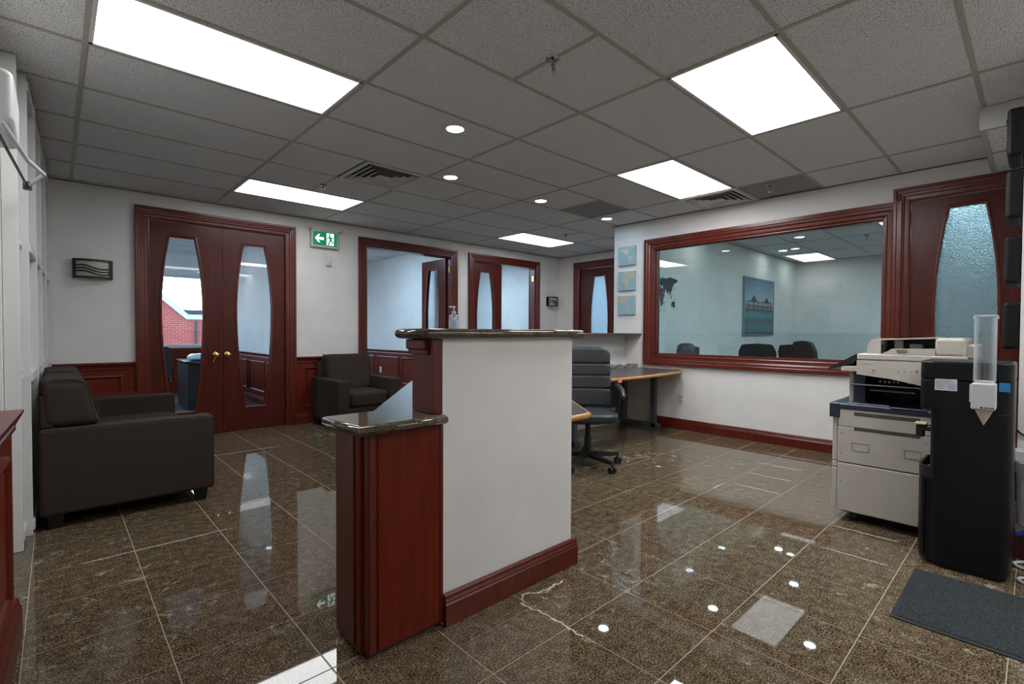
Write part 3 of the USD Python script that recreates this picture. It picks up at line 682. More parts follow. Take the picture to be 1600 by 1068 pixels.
def vent(x0, y0, label, z=H):
    s = .60; t = thing('air_vent', label, 'air vent', (x0+s/2, y0+s/2, z)); cx, cy = x0+s/2, y0+s/2
    part(t, 'vent_backing', bx(x0+.02, x0+s-.02, y0+.02, y0+s-.02, z+.045, z+.05), VENT_DARK)
    def ring(r0, z0, r1, z1, th=.004):
        P = [(-1, -1), (1, -1), (1, 1), (-1, 1)]
        V = [(cx+a*r, cy+b_*r, zz) for r, zz in ((r0, z0), (r1, z1), (r1, z1+th), (r0, z0+th)) for a, b_ in P]; F = []
        for q in range(4):
            for k in range(4):
                l = (k+1) % 4; A, B, C, D = q*4+k, q*4+l, ((q+1) % 4)*4+l, ((q+1) % 4)*4+k; F += [(A, B, C), (A, C, D)]
        return trimesh.Trimesh(np.array(V), F, process=False)
    part(t, 'vent_frame', [ring(.298, z-.006, .264, z-.006), ring(.299, z, .298, z-.006), ring(.264, z-.006, .250, z+.04)], DIFFUSER)
    for r in (.215, .160, .105):
        part(t, 'vent_louvre', ring(r+.022, z-.011, r-.016, z+.004, .002), DIFFUSER)
    part(t, 'vent_centre', [bx(cx-.055, cx+.055, cy-.055, cy+.055, z-.008, z-.004), ring(.066, z-.012, .05, z-.004)], DIFFUSER)
vent(1.962, 3.932, 'square louvred air vent in the lobby ceiling beside the downlight')
vent(5.005, 2.102, 'square louvred air vent against the wall above the interior window')
vent(7.445, 1.495, 'square louvred air vent in the boardroom ceiling')
def sprinkler(x, y, label, z=H):
    t = thing('sprinkler', label, 'fire sprinkler', (x, y, z))
    part(t, 'escutcheon', lathe([(0, z-.012), (.018, z-.014), (.036, z-.006), (.038, z), (0, z+.002)], (x, y), 24), CHROME, smooth=40)
    part(t, 'sprinkler_frame', [cyl((x, y), .010, z-.035, z-.01, 12), tube([(x-.012, y, z-.03), (x-.016, y, z-.05), (x-.006, y, z-.068)], .003, 6), tube([(x+.012, y, z-.03), (x+.016, y, z-.05), (x+.006, y, z-.068)], .003, 6), cyl((x, y), .004, z-.07, z-.03, 8)], CHROME, smooth=40)
    part(t, 'deflector', [cyl((x, y), .018, z-.074, z-.071, 16)], CHROME)
for x, y, l in ((1.95, 1.785, 'chrome fire sprinkler nearest the camera'), (1.952, 4.85, 'chrome fire sprinkler beside the light panel before the double door'), (5.554, 4.807, 'chrome fire sprinkler in the far ceiling by the corridor'),
                (5.122, 1.815, 'chrome fire sprinkler above the right end of the interior window'), (8.75, 1.75, 'fire sprinkler in the boardroom ceiling')):
    sprinkler(x, y, l)

# ------------------------------------------------------------------ reception desk
dv = np.array([.622, .783]); nv = np.array([.783, -.622])
rd = thing('reception_desk', 'cherry and white reception desk with two levels of dark granite counter', 'reception desk', (1.3, 1.75, 0))
yf = 1.63
part(rd, 'end_post', [cb(.845, 1.134, yf, 1.872, .012, .83, .004), cb(.80, .845, yf+.035, 1.872, .012, .83, .004)], CHERRY_RED)
part(rd, 'corner_bead', [cb(.812, .850, yf-.004, yf+.04, .012, .83, .008)], CHERRY)
part(rd, 'post_panel', [cb(.794, .802, 1.705, 1.86, .03, .815, .003)], CHERRY)
part(rd, 'post_foot', bx(.82, 1.128, yf+.012, 1.86, 0, .014), BLACK)
part(rd, 'front_panel', cb(.852, 1.122, yf-.005, yf+.004, .02, .82, .003), CHERRY_RED)
part(rd, 'edge_strip', cb(1.122, 1.137, yf-.007, yf+.01, .012, .83, .002), CHERRY)
# diagonal wing
A0 = np.array([.985, 1.872]); L2 = 2.43
def dg(u, w): return tuple(A0+dv*u+nv*w)
wing = [dg(0, 0), dg(L2, 0), dg(L2, .22), dg(.0, .22)]
part(rd, 'wing_base', exy([dg(0, .03), dg(L2, .03), dg(L2, .22), dg(-.02, .22)], 0, .825), CHERRY_RED)
for k in range(4):
    a = .12+k*.62; Mw = lambda u, v, h: np.stack([A0[0]+dv[0]*u+nv[0]*(.03-h), A0[1]+dv[1]*u+nv[1]*(.03-h), v], -1)
    part(rd, 'wing_panel', molding(Mw, [(a, .15), (a+.52, .15), (a+.52, .72), (a, .72)], [(0, 0), (.003, .014), (.012, .018), (.03, 0)], True), CHERRY)
part(rd, 'lower_countertop', slab([(.750, 1.572), (1.134, 1.585), (1.134, 1.80), dg(.1, .25), dg(L2, .25), dg(L2, -.035), (.952, 1.885), (.748, 1.885)], .824, .862, .017), COUNTER, smooth=40)
part(rd, 'white_panel', bx(1.1365, 1.938, yf, 1.755, .0, 1.162), PAINT)
part(rd, 'upper_post', [cb(1.090, 1.1365, yf-.002, 1.785, .862, 1.162, .003)], CHERRY)
part(rd, 'upper_post_capital', [cb(1.066, 1.108, 1.66, 1.80, 1.118, 1.160, .006), cb(1.076, 1.1, 1.655, 1.795, 1.098, 1.12, .004)], CHERRY)
part(rd, 'wing_screen', exy([dg(.02, .22), dg(L2, .22), dg(L2, .34), dg(.0, .34)], .0, 1.162), CHERRY)
part(rd, 'upper_countertop', slab([(1.046, 1.592), (1.990, 1.592), (1.990, 1.83), (1.42, 1.83), dg(.5, .47), dg(L2, .47), dg(L2, .15), dg(.05, .15), (1.046, 1.85)], 1.161, 1.203, .019), COUNTER, smooth=40)
part(rd, 'baseboard', [molding(plane_y(yf), [(1.1375, 0), (1.962, 0)], [(d, h+.006) for d, h in BASEP]), bx(1.938, 1.962, yf-.022, 1.755, 0, .10)], CHERRY)
# half wall with granite shelf
hw = structure('wall_half', 'low white half wall with a thin granite shelf below the map prints', 'half wall', (4.2, 3.88, 0))
part(hw, 'wall_panel', bx(2.95, XW, 3.81, 3.95, 0, 1.155), PAINT)
part(hw, 'wall_panel', exy([(2.62, 3.95), (2.95, 3.81), (2.95, 3.95)], 0, 1.155), PAINT)
part(hw, 'granite_shelf', slab([(2.90, 3.56), (XW-.002, 3.555), (XW-.002, 4.03), (2.66, 4.03), (2.66, 3.86), (2.90, 3.72)], 1.156, 1.184, .012), COUNTER, smooth=40)

# ------------------------------------------------------------------ inner desks
dk = thing('office_desk', 'desk with dark speckled top and oak edge tucked behind the reception panel', 'desk', (2.1, 1.95, 0))
E0 = np.array([2.30, 1.775])
ed = lambda t: tuple(E0+dv*t)
top = [(1.50, 1.775), (2.27, 1.775), ed(.03), ed(.62), tuple(E0+dv*.62-nv*.55)]
part(dk, 'desk_top', exy(inset(top, .022), .688, .7205), LAMINATE)
part(dk, 'edge_strip', slab(top, .685, .7195, .016), OAK, smooth=40)
part(dk, 'desk_leg', [bx(2.02, 2.10, 1.80, 1.84, 0, .685)], STEEL_BLUE)
dk2 = thing('office_desk', 'side desk with curved oak edge standing under the granite shelf', 'desk', (4.7, 3.4, 0))
arc = [(x, 2.905-.075*math.sin((x-3.56)/(5.50-3.56)*math.pi)) for x in np.linspace(3.86, 5.50, 13)]
top2 = arc+[(5.585, 2.945), (5.625, 3.02), (5.625, 3.80), (3.86, 3.80)]
part(dk2, 'desk_top', exy(inset(top2, .020), .705, .7375), LAMINATE)
part(dk2, 'edge_strip', slab(top2, .7015, .7365, .016), OAK, smooth=40)
part(dk2, 'desk_leg', [cb(5.49, 5.54, 3.26, 3.33, 0, .70, .004), cb(5.49, 5.54, 3.2, 3.78, 0.0, .055, .004)], STEEL_BLUE)
part(dk2, 'desk_leg', [cb(5.46, 5.54, 3.70, 3.78, .05, .70, .004)], STEEL_BLUE)
part(dk2, 'desk_leg', [cb(3.92, 3.98, 3.26, 3.33, 0, .70, .004), cb(3.92, 3.98, 3.2, 3.78, 0, .055, .004)], STEEL_BLUE)
part(dk2, 'modesty_panel', bx(3.98, 5.46, 3.74, 3.76, .22, .70), STEEL_BLUE)
single('sticky_note', bx(4.05, 4.11, 2.812, 2.816, .695, .738), PINK, 'small pink note stuck to the oak edge of the side desk', 'sticky note')
# tangle of cables on the side desk
ptsets = []
rg = np.random.default_rng(3)
for k in range(14):
    c = np.array([4.9+.62*rg.random(), 3.60+.07*rg.random(), .742])
    ptsets.append(tube([c+np.array([math.cos(a+k)*(.06+.05*rg.random()), math.sin(a+k)*(.035+.03*rg.random()), .006+.035*rg.random()]) for a in np.linspace(0, 5.4, 8)], .0045, 6, smooth=26))
single('cable_tangle', ptsets, plain('grey_cable', (.20, .19, .18), .5), 'tangle of thin grey cables lying at the back of the side desk', 'cables', smooth=40, kind='stuff')

# ------------------------------------------------------------------ office chair
def swivel_chair(loc, rz, label, full=True):
    """seat faces -y in its own frame"""
    t = thing('office_chair', label, 'office chair', loc, rz)
    P = lambda n, m, ma, **k: part(t, n, m, ma, local=True, **k)
    for k in range(5):
        a = math.radians(18+72*k); c, s = math.cos(a), math.sin(a)
        arm = trimesh.convex.convex_hull(np.concatenate([np.array([[0.03*-s, .03*c, z] for z in (.085, .125)]), np.array([[.03*s, -.03*c, z] for z in (.085, .125)]),
              np.array([[.30*c+o*.018*-s, .30*s+o*.018*c, z] for o in (-1, 1) for z in (.075, .10)])]))
        leg = P('base_arm', arm, BLACK)
        part(leg, 'caster', [cyl_axis((.30*c-.012*-s, .30*s-.012*c, .028), (.30*c-.028*-s, .30*s-.028*c, .028), .028, 16), cyl_axis((.30*c+.012*-s, .30*s+.012*c, .028), (.30*c+.028*-s, .30*s+.028*c, .028), .028, 16), cyl((.30*c, .30*s), .011, .03, .08, 10)], BLACK, local=True)
    P('gas_lift', [cyl((0, 0), .034, .09, .26, 20), cyl((0, 0), .024, .26, .40, 20), cyl((0, 0), .045, .08, .13, 20)], BLACK_METAL, smooth=40)
    P('seat_plate', [cb(-.11, .11, -.10, .13, .385, .415, .01)], BLACK_METAL)
    P('seat', puff(-.245, .245, -.25, .23, .41, .50, 5), LEATHER, smooth=True)
    # backrest: shell and four padded bands, leaning back
    def lean(m):
        m = m.copy(); v = np.array(m.vertices); v[:, 1] += (v[:, 2]-.5)*.17-(1-(v[:, 0]/.25)**2)*-.02; m.vertices = v; return m
    outline = sg.Polygon([(-.24, .50), (.24, .50), (.245, .95), (.20, 1.035), (.15, 1.05), (-.15, 1.05), (-.20, 1.035), (-.245, .95)]).buffer(-.02).buffer(.02)
    sh = ext(outline, .03); sh = trimesh.Trimesh(np.c_[sh.vertices[:, 0], .235+sh.vertices[:, 2], sh.vertices[:, 1]], sh.faces)
    back = P('backrest', lean(sh), LEATHER)
    for z0, z1 in ((.505, .665), (.665, .785), (.785, .895), (.895, 1.045)):
        top = z1 > 1
        q = puff(-.246, .246, .205, .246, z0+.001, z1-.001, 7 if not top else 6, 10)
        v = np.array(q.vertices)
        if top:
            tt = np.clip((v[:, 2]-.97)/.08, 0, 1); v[:, 0] *= 1-.16*tt**2; q.vertices = v
        part(back, 'back_pad', lean(q), LEATHER, smooth=True, local=True)
    for s in (-1, 1):
        pth = [(s*.25, .16, .44), (s*.285, .12, .50), (s*.29, .08, .62), (s*.285, .02, .675)]
        arm = P('armrest', [tube(pth, .014, 8, smooth=16), tube([(s*.285, .26, .665), (s*.285, .16, .70), (s*.285, .05, .695), (s*.285, -.10, .675), (s*.285, -.16, .63)], [.02, .026, .028, .026, .018], 10, smooth=None or 0)], BLACK, smooth=50)
    P('back_bracket', [tube([(0, .08, .40), (0, .24, .43), (0, .30, .58)], .022, 8, smooth=12)], BLACK_METAL, smooth=40)
    return t
fw = np.array([-.70, -.71]); rz0 = math.degrees(math.atan2(fw[1], fw[0]))+90
swivel_chair((3.47, 2.73, 0), rz0, 'black padded swivel chair behind the reception desk')

# ------------------------------------------------------------------ hand sanitizer
bt = thing('sanitizer_bottle', 'clear pump bottle of hand sanitizer on the upper granite counter', 'bottle', (1.44, 1.97, 1.203))
bc = (1.44, 1.97)
part(bt, 'bottle_body', lathe([(0, 1.2045), (.022, 1.2045), (.0245, 1.208), (.0245, 1.262), (.020, 1.272), (.010, 1.277), (.010, 1.283), (0, 1.283)], bc, 24), mat('sanitizer_gel', {'p': ('principled_bsdf', dict(base_color=(.75, .85, .93), roughness=.05, transmission_weight=.85, ior=1.36))}), smooth=40)
part(bt, 'bottle_label', lathe([(.0248, 1.215), (.0250, 1.215), (.0250, 1.250), (.0248, 1.250)], bc, 24), mat('thin_label', {'p': ('principled_bsdf', dict(base_color=(.55, .68, .80), roughness=.5, alpha=.55))}))
part(bt, 'bottle_pump', [cyl(bc, .011, 1.280, 1.292, 16), cyl(bc, .004, 1.29, 1.312, 8), cb(bc[0]-.028, bc[0]+.008, bc[1]-.006, bc[1]+.006, 1.309, 1.317, .002)], WHITE_PL, smooth=40)

# ------------------------------------------------------------------ sofa and armchair
def seating(name, label, cat, loc, rz, W, D, seat_n, tuft=0):
    """local frame: back at y=0.., front at +D, width along x from 0 to W"""
    t = thing(name, label, cat, loc, rz)
    P = lambda n, m, ma, **k: part(t, n, m, ma, local=True, **k)
    aw, ah, z0 = .145, .60, .085
    P('base_frame', rb(aw-.02, W-aw+.02, .06, D-.03, z0, .27, .015), FABRIC, smooth=35)
    for s in (0, 1):
        x0 = 0 if s == 0 else W-aw
        arm = P('armrest', rb(x0, x0+aw, 0, D, z0, ah, .022, 2), FABRIC, smooth=35)
        xo = x0+.004 if s == 0 else x0+aw-.004
        for xx in (x0+.008, x0+aw-.008):
            part(arm, 'piping', tube([(xx, .03, ah-.006), (xx, D-.03, ah-.006), (xx, D-.012, ah-.018), (xx, D-.006, ah-.04), (xx, D-.006, z0+.04)], .0055, 6), PIPING, local=True)
    P('back_frame', [rb(aw-.01, W-aw+.01, .0, .20, z0, .62, .03, 2), rb(.06, W-.06, .0, .07, .595, .80, .02, 2)], FABRIC, smooth=35)
    sw = (W-2*aw)/seat_n; bw = (W-.10)/seat_n
    for k in range(seat_n):
        a = aw+k*sw
        P('seat_cushion', puff(a+.004, a+sw-.004, .16, D-.008, .265, .455, 7, 12), FABRIC, smooth=True)
        # back cushion: wedge leaning back
        ca, cw = a, sw
        a, b0 = (.05+k*bw, bw) if not tuft else (aw-.03, sw+.06)
        q = puff(a+.002, a+b0-.002, 0, 1, 0, 1, 9, 26 if tuft else 14); v = np.array(q.vertices); zz = v[:, 2]; yy = v[:, 1]
        front = (.292-.085*zz) if not tuft else .325-.125*zz; backp = .004
        v[:, 2] = (.592+.30*zz) if not tuft else (.44+.45*zz); v[:, 1] = backp+(front-backp)*yy
        if tuft:
            for tx in (a+b0*.34, a+b0*.66):
                d = np.hypot(v[:, 0]-tx, v[:, 2]-.76); v[:, 1] -= .034*np.exp(-(d/.045)**2)*(yy > .5)
        q.vertices = v
        bcx = P('back_cushion', q, FABRIC, smooth=True)
        for xx in (a+.012, a+b0-.012):
            part(bcx, 'piping', tube([(xx, .287, .63), (xx, .26, .72), (xx, .235, .80), (xx, .21, .86), (xx, .17, .885), (xx, .05, .886)], .005, 6, smooth=18), PIPING, local=True)
        if tuft:
            for tx in (a+b0*.34, a+b0*.66):
                part(bcx, 'button', trimesh.Trimesh(_S[1]*np.array([.012, .006, .012])+np.array([tx, .325-.125*.72-.022, .76]), trimesh.creation.icosphere(1).faces), FABRIC, smooth=True, local=True)
    if not tuft: P('lower_back', rb(aw, W-aw, .05, .29, .40, .63, .03, 2), FABRIC, smooth=35)
    for x in (.07, W-.07):
        for y in (.07, D-.075):
            P('foot', trimesh.convex.convex_hull(np.array([[x+sx*.04, y+sy*.04, z0+.005] for sx in (-1, 1) for sy in (-1, 1)]+[[x+sx*.028, y+sy*.028, 0] for sx in (-1, 1) for sy in (-1, 1)])), FOOT)
    return t
# sofa: back against the left wall (-x); local x -> -y world ... rotate -90: local x -> (0,-1), local y -> (1,0)
seating('sofa', 'long dark brown fabric sofa with its back against the white storefront wall', 'sofa', (-.082, 5.66, 0), -90, 1.70, .895, 2)
seating('armchair', 'dark brown tufted armchair between the double door and the open doorway', 'armchair', (3.245, 6.41, 0), 180, .83, .83, 1, tuft=1)
et = thing('end_table', 'small dark cherry end table between the sofa and the back wall', 'table', (.32, 6.05, 0))
part(et, 'table_top', cb(.03, .60, 5.75, 6.38, .545, .575, .006), CHERRY)
part(et, 'apron', [bx(.07, .56, 5.79, 6.34, .47, .545)], CHERRY)
for x in (.08, .55):
    for y in (5.80, 6.33): part(et, 'table_leg', cb(x-.025, x+.025, y-.025, y+.025, 0, .545, .004), CHERRY)

# ------------------------------------------------------------------ wall fittings
def sconce(x0, x1, z0, z1, label):
    t = thing('wall_sconce', label, 'wall lamp', ((x0+x1)/2, YB, (z0+z1)/2)); w = x1-x0; h = z1-z0
    def Mc(u, v, hh): return M_back(x0+u*w, z0+v*h, .03+.06*(1-(2*np.asarray(u)-1)**2)+hh)
    def strip(u0, u1, v0, v1, h0, h1, n=14):
        us = np.linspace(u0, u1, n); V, F = [], []
        for u in us: V += [(u, v0, h0), (u, v1, h0), (u, v1, h1), (u, v0, h1)]
        for i in range(n-1):
            for q in range(4):
                r = (q+1) % 4; a, b_, c, d = i*4+q, i*4+r, (i+1)*4+r, (i+1)*4+q; F += [(a, b_, c), (a, c, d)]
        F += [(0, 1, 2), (0, 2, 3), (4*n-4, 4*n-3, 4*n-2), (4*n-4, 4*n-2, 4*n-1)]
        V = np.array(V); return trimesh.Trimesh(Mc(V[:, 0], V[:, 1], V[:, 2]), F, process=False)
    part(t, 'lamp_shade', strip(.04, .96, .06, .94, -.012, -.004), FROST_LAMP)
    part(t, 'lamp_frame', [strip(0, 1, .90, 1, -.02, .012), strip(0, 1, 0, .10, -.02, .012), strip(0, .075, 0, 1, -.03, .014), strip(.925, 1, 0, 1, -.03, .014), mbx(M_back, x0, x0+.02, z0, z1, 0, .04), mbx(M_back, x1-.02, x1, z0, z1, 0, .04)], BLACK_METAL)
    for k in range(3):
        us = np.linspace(.05, .95, 30); vs = .62-.15*k+.10*np.sin(us*2*math.pi+.2)-.04
        p = Mc(us, vs, np.full_like(us, .004)); part(t, 'wave_bar', tube(p, .006, 6), BLACK_METAL, smooth=40)
    part(t, 'back_plate', mbx(M_back, x0+.04, x1-.04, z0+.03, z1-.03, 0, .02), BLACK_METAL)
sconce(.125, .43, 1.705, 1.892, 'black wave patterned wall sconce above the sofa')
sconce(6.90, 7.185, 1.695, 1.872, 'black wave patterned wall sconce right of the half open doorway')

ex = thing('exit_sign', 'green running man exit sign with arrow and two lamp heads', 'exit sign', (2.6, YB, 2.4))
Ms = plane_y(YB)
part(ex, 'sign_housing', mbx(Ms, 2.415, 2.778, 2.285, 2.512, 0, .06, .006), SIGN_BODY)
part(ex, 'sign_face', mbx(Ms, 2.442, 2.752, 2.312, 2.486, .06, .0615), SIGN_GREEN)
part(ex, 'arrow', [mext(Ms, sg.Polygon([(2.462, 2.400), (2.505, 2.452), (2.532, 2.452), (2.503, 2.418), (2.578, 2.418), (2.578, 2.382), (2.503, 2.382), (2.532, 2.348), (2.505, 2.348)]), .0615, .0625)], SIGN_WHITE)
part(ex, 'doorway_symbol', [mext(Ms, sg.box(2.612, 2.322, 2.712, 2.476), .0615, .0625)], SIGN_WHITE)
man = unary_union([sg.Point(2.652, 2.455).buffer(.013), sg.LineString([(2.655, 2.428), (2.672, 2.385)]).buffer(.014), sg.LineString([(2.655, 2.430), (2.630, 2.420), (2.622, 2.398)]).buffer(.006),
      sg.LineString([(2.660, 2.430), (2.690, 2.412), (2.705, 2.425)]).buffer(.006), sg.LineString([(2.672, 2.385), (2.650, 2.365), (2.640, 2.328)]).buffer(.008), sg.LineString([(2.672, 2.385), (2.690, 2.358), (2.726, 2.360)]).buffer(.008)])
part(ex, 'running_man', [mext(Ms, g.simplify(.001), .0625, .0635) for g in getattr(man, 'geoms', [man])], SIGN_GREEN)
for x in (2.405, 2.80):
    part(ex, 'lamp_head', [trimesh.Trimesh(_S[2]*.026+np.array([x, YB-.07, 2.53]), trimesh.creation.icosphere(2).faces), cyl_axis((x, YB-.05, 2.53), (x, YB, 2.50), .01, 8)], SIGN_BODY, smooth=True)
sn = thing('wall_sensor', 'small white sensor on the wall below the exit sign', 'sensor', (2.655, YB, 2.1))
part(sn, 'sensor_body', mbx(Ms, 2.622, 2.69, 2.055, 2.165, 0, .028, .008), WHITE_PL); part(sn, 'sensor_lens', mapped(Ms, cyl((2.656, 2.11), .018, .028, .036, 16)), WHITE)
ol = thing('wall_outlet', 'white electrical outlet under the interior window', 'outlet', (XW, 3.0, .37))
part(ol, 'cover_plate', mbx(M_win, 2.958, 3.036, .308, .432, 0, .007, .002), WHITE_PL)
for v in (.345, .395): part(ol, 'socket', mbx(M_win, 2.98, 3.014, v-.017, v+.017, .007, .009, .001), plain('outlet_grey', (.42, .42, .41), .4) if v == .345 else Sdf.Path('/World/Looks/outlet_grey').pathString)
ol = thing('wall_outlet', 'white outlet on the red wainscot inside the open office', 'outlet', (4.83, 9.1, .5))
part(ol, 'cover_plate', mbx(plane_x(4.84), 9.06, 9.14, .36, .48, .012, .02, .002), WHITE_PL); part(ol, 'socket', mbx(plane_x(4.84), 9.08, 9.12, .39, .45, .02, .022), '/World/Looks/outlet_grey')
sw = thing('light_switch', 'white light switch on the office wall seen through the right door glass', 'switch', (2.45, 8.2, 1.2))
part(sw, 'cover_plate', mbx(plane_x(2.45), 7.62, 7.69, 1.14, 1.25, 0, .008, .002), WHITE_PL); part(sw, 'toggle', mbx(plane_x(2.45), 7.645, 7.665, 1.18, 1.21, .008, .018), WHITE_PL)

# map prints: crude continents (longitude, latitude)
NA = [(-165, 65), (-140, 70), (-100, 70), (-80, 72), (-60, 58), (-65, 47), (-75, 38), (-82, 28), (-97, 26), (-95, 18), (-84, 10), (-105, 20), (-115, 30), (-125, 42), (-135, 58), (-160, 57)]
SA = [(-80, 8), (-62, 10), (-50, 0), (-35, -7), (-40, -20), (-55, -34), (-68, -54), (-74, -48), (-71, -20), (-81, -5)]
AF = [(-16, 15), (-10, 30), (0, 36), (11, 36), (20, 32), (33, 31), (43, 12), (51, 11), (40, -10), (36, -24), (20, -35), (12, -18), (9, 3), (-8, 5)]
EU = [(-9, 37), (-9, 43), (0, 48), (8, 54), (5, 60), (15, 69), (30, 71), (60, 70), (60, 50), (48, 42), (35, 45), (28, 41), (22, 37), (15, 42), (5, 43)]
AS = [(60, 70), (75, 73), (105, 77), (140, 73), (178, 69), (163, 60), (142, 54), (130, 43), (122, 39), (121, 28), (108, 20), (106, 9), (100, 5), (97, 17), (88, 22), (80, 9), (73, 18), (66, 25), (55, 26), (48, 30), (57, 20), (45, 13), (35, 30), (36, 42), (48, 42), (60, 50)]
AU = [(114, -22), (122, -18), (131, -12), (137, -15), (143, -11), (153, -26), (150, -37), (140, -38), (131, -32), (116, -35)]
ISL = [[(44, -16), (50, -15), (47, -25), (44, -22)], [(95, 5), (106, -6), (104, -3), (98, 3)], [(109, 1), (117, 7), (118, 0), (112, -4)], [(131, -1), (150, -8), (141, -9)], [(131, 32), (141, 37), (143, 44), (138, 36)], [(-10, 52), (-4, 58), (1, 52), (-4, 50)], [(167, -46), (174, -37), (177, -39), (170, -46)], [(120, 18), (126, 8), (122, 10)]]
GL = [(-55, 60), (-20, 70), (-25, 82), (-60, 82), (-68, 76)]
def blob(pts, seed):
    p = sg.Polygon(pts).buffer(0); ring = sg.LineString(p.exterior.coords).segmentize(3.0); q = np.array(ring.coords)[:-1]
    n = meshkit.fbm(np.c_[q*.12, np.zeros(len(q))], 3, seed)-.5; n2 = meshkit.fbm(np.c_[q*.12+40, np.zeros(len(q))], 3, seed)-.5
    return sg.Polygon(q+np.c_[n, n2]*7).buffer(0)
LANDS = [blob(x, 5+i) for i, x in enumerate([NA, SA, AF, EU, AS, AU, GL]+ISL)]
def land(M, win, u0, u1, v0, v1, h0, h1):
    out = []; a, b_, c, d = win
    for L in LANDS:
        q = L.intersection(sg.box(a, c, b_, d))
        for g in (q.geoms if hasattr(q, 'geoms') else [q]):
            if g.is_empty or g.geom_type != 'Polygon' or g.area < 4: continue
            r = lambda xy: [(u0+(x-a)/(b_-a)*(u1-u0), v0+(y-c)/(d-c)*(v1-v0)) for x, y in xy]
            P = sg.Polygon(r(g.exterior.coords)).buffer(0)
            for G in (P.geoms if hasattr(P, 'geoms') else [P]): out.append(mext(M, G, h0, h1))
    return out
for (z0, z1), win, l, mm in (((2.093, 2.342), (-170, -20, -60, 85), 'square blue map print of the Americas, topmost of the three', MAP_LAND),
                         ((1.755, 2.011), (-30, 75, -42, 62), 'square blue map print of Africa, middle of the three', MAP_LAND2),
                         ((1.430, 1.685), (55, 185, -60, 70), 'square blue map print of Asia and Australia, lowest of the three', MAP_LAND2)):
    t = thing('map_print', l, 'wall print', (XW, 3.78, z0))
    part(t, 'canvas', mbx(M_win, 3.650, 3.912, z0, z1, 0, .03, .003), MAP_BLUE)
    part(t, 'printed_land', land(M_win, win, 3.905, 3.657, z0+.006, z1-.006, .0302, .0310), mm)
t = land(plane_y(YBR), (-22, 182, -50, 80), 5.765, 6.33, 1.49, 1.955, .0, .002)
single('map_decal', t, DECAL, 'black world map decal on the boardroom wall at the left of the window', 'wall decal')

# file holders on the stub wall
for k, z in enumerate((2.19, 1.842, 1.476, 1.105)):
    t = thing('file_holder', f'black plastic wall file holder, {("topmost", "second from the top", "third from the top", "lowest")[k]} of four by the door', 'file holder', (4.1, .07, z), group=None)
    part(t, 'holder_pocket', rb(3.93, 4.27, .0685, .142, z, z+.268, .022, 2), HOLDER, smooth=40)
    part(t, 'holder_lip', cb(3.96, 4.24, .1415, .146, z+.20, z+.215, .002), HOLDER)

# door closer at the left edge
dc = thing('door_closer', 'white door closer with folded arm on the left storefront frame', 'door closer', (-.13, 3.2, 2.2))
part(dc, 'closer_body', rb(-.198, -.110, 2.72, 3.14, 1.99, 2.20, .03, 2), WHITE_PL, smooth=35)
part(dc, 'closer_arm', [tube([(-.14, 2.6, 1.955), (-.085, 3.1, 1.95), (-.035, 3.35, 1.955)], .010, 8), tube([(-.035, 3.35, 1.955), (-.10, 3.62, 1.94)], .008, 8)], WHITE_PL, smooth=40)
part(dc, 'closer_pivot', [cyl((-.10, 3.6), .018, 1.92, 1.96, 12), tube([(-.15, 2.7, 1.93), (-.10, 3.6, 1.935)], .006, 6)], BLACK_METAL)

# ------------------------------------------------------------------ copier
cp = thing('photocopier', 'large beige and navy office photocopier beside the water cooler', 'photocopier', (3.95, .58, 0))
X0, X1, Y0, Y1 = 3.66, 4.26, .285, .866
part(cp, 'lower_cabinet', cb(X0, X1, Y0, Y1, .065, .368, .004), BEIGE)
part(cp, 'upper_cabinet', [cb(X0, X1, Y0, Y1, .374, .600, .004), cb(X0, X1, Y0, Y1, .602, .712, .004)], BEIGE)
part(cp, 'front_cover', [cb(X0+.012, X1-.01, Y1+.003, Y1+.032, .066, .330, .004), cb(X0+.012, X1-.01, Y1+.003, Y1+.032, .334, .372, .004), cb(X0+.012, X1-.01, Y1+.003, Y1+.032, .376, .655, .004)], BEIGE)
for z in (.583, .676):
    v = part(cp, 'vent_strip', bx(X0-.001, X0+.002, .458, .780, z, z+.022), BEIGE_DK)
    part(v, 'vent_slot', [bx(X0-.0018, X0, .46+k*.0064, .46+k*.0064+.0038, z+.002+r*.010, z+.010+r*.010) for k in range(50) for r in (0, 1)], BLACK)
for y0, y1, z0, z1 in ((.70, .79, .455, .505), (.45, .53, .455, .505)):
    g = .003
    part(cp, 'access_cover', [bx(X0-.0015, X0, y0, y1, z0, z0+g), bx(X0-.0015, X0, y0, y1, z1-g, z1), bx(X0-.0015, X0, y0, y0+g, z0, z1), bx(X0-.0015, X0, y1-g, y1, z0, z1)], BEIGE_DK)
part(cp, 'screw_cap', [cyl_axis((X0-.002, y, z), (X0+.002, y, z), .004, 8) for y, z in ((.845, .56), (.845, .43), (.845, .25), (.43, .56), (.70, .47), (.45, .47))], BEIGE_DK)
part(cp, 'output_tray', [cb(X0-.006, X1, .405, Y1+.045, .712, .746, .005), cb(X0-.008, X1-.01, Y1-.01, Y1+.047, .655, .748, .005), cb(X0+.0, X0+.22, .60, .82, .746, .756, .004), cb(X0-.01, X0+.18, .43, .60, .744, .750, .003)], NAVY)
part(cp, 'output_bay', [bx(X1-.06, X1, Y0, .80, .745, .95), bx(X0+.01, X1, Y0, .455, .745, .95), cb(X0+.06, X1, .735, .800, .745, .945, .004)], NAVY)
part(cp, 'bay_shelf', [cb(X0-.005, X1-.05, .455, .80, .868, .876, .002)], NAVY)
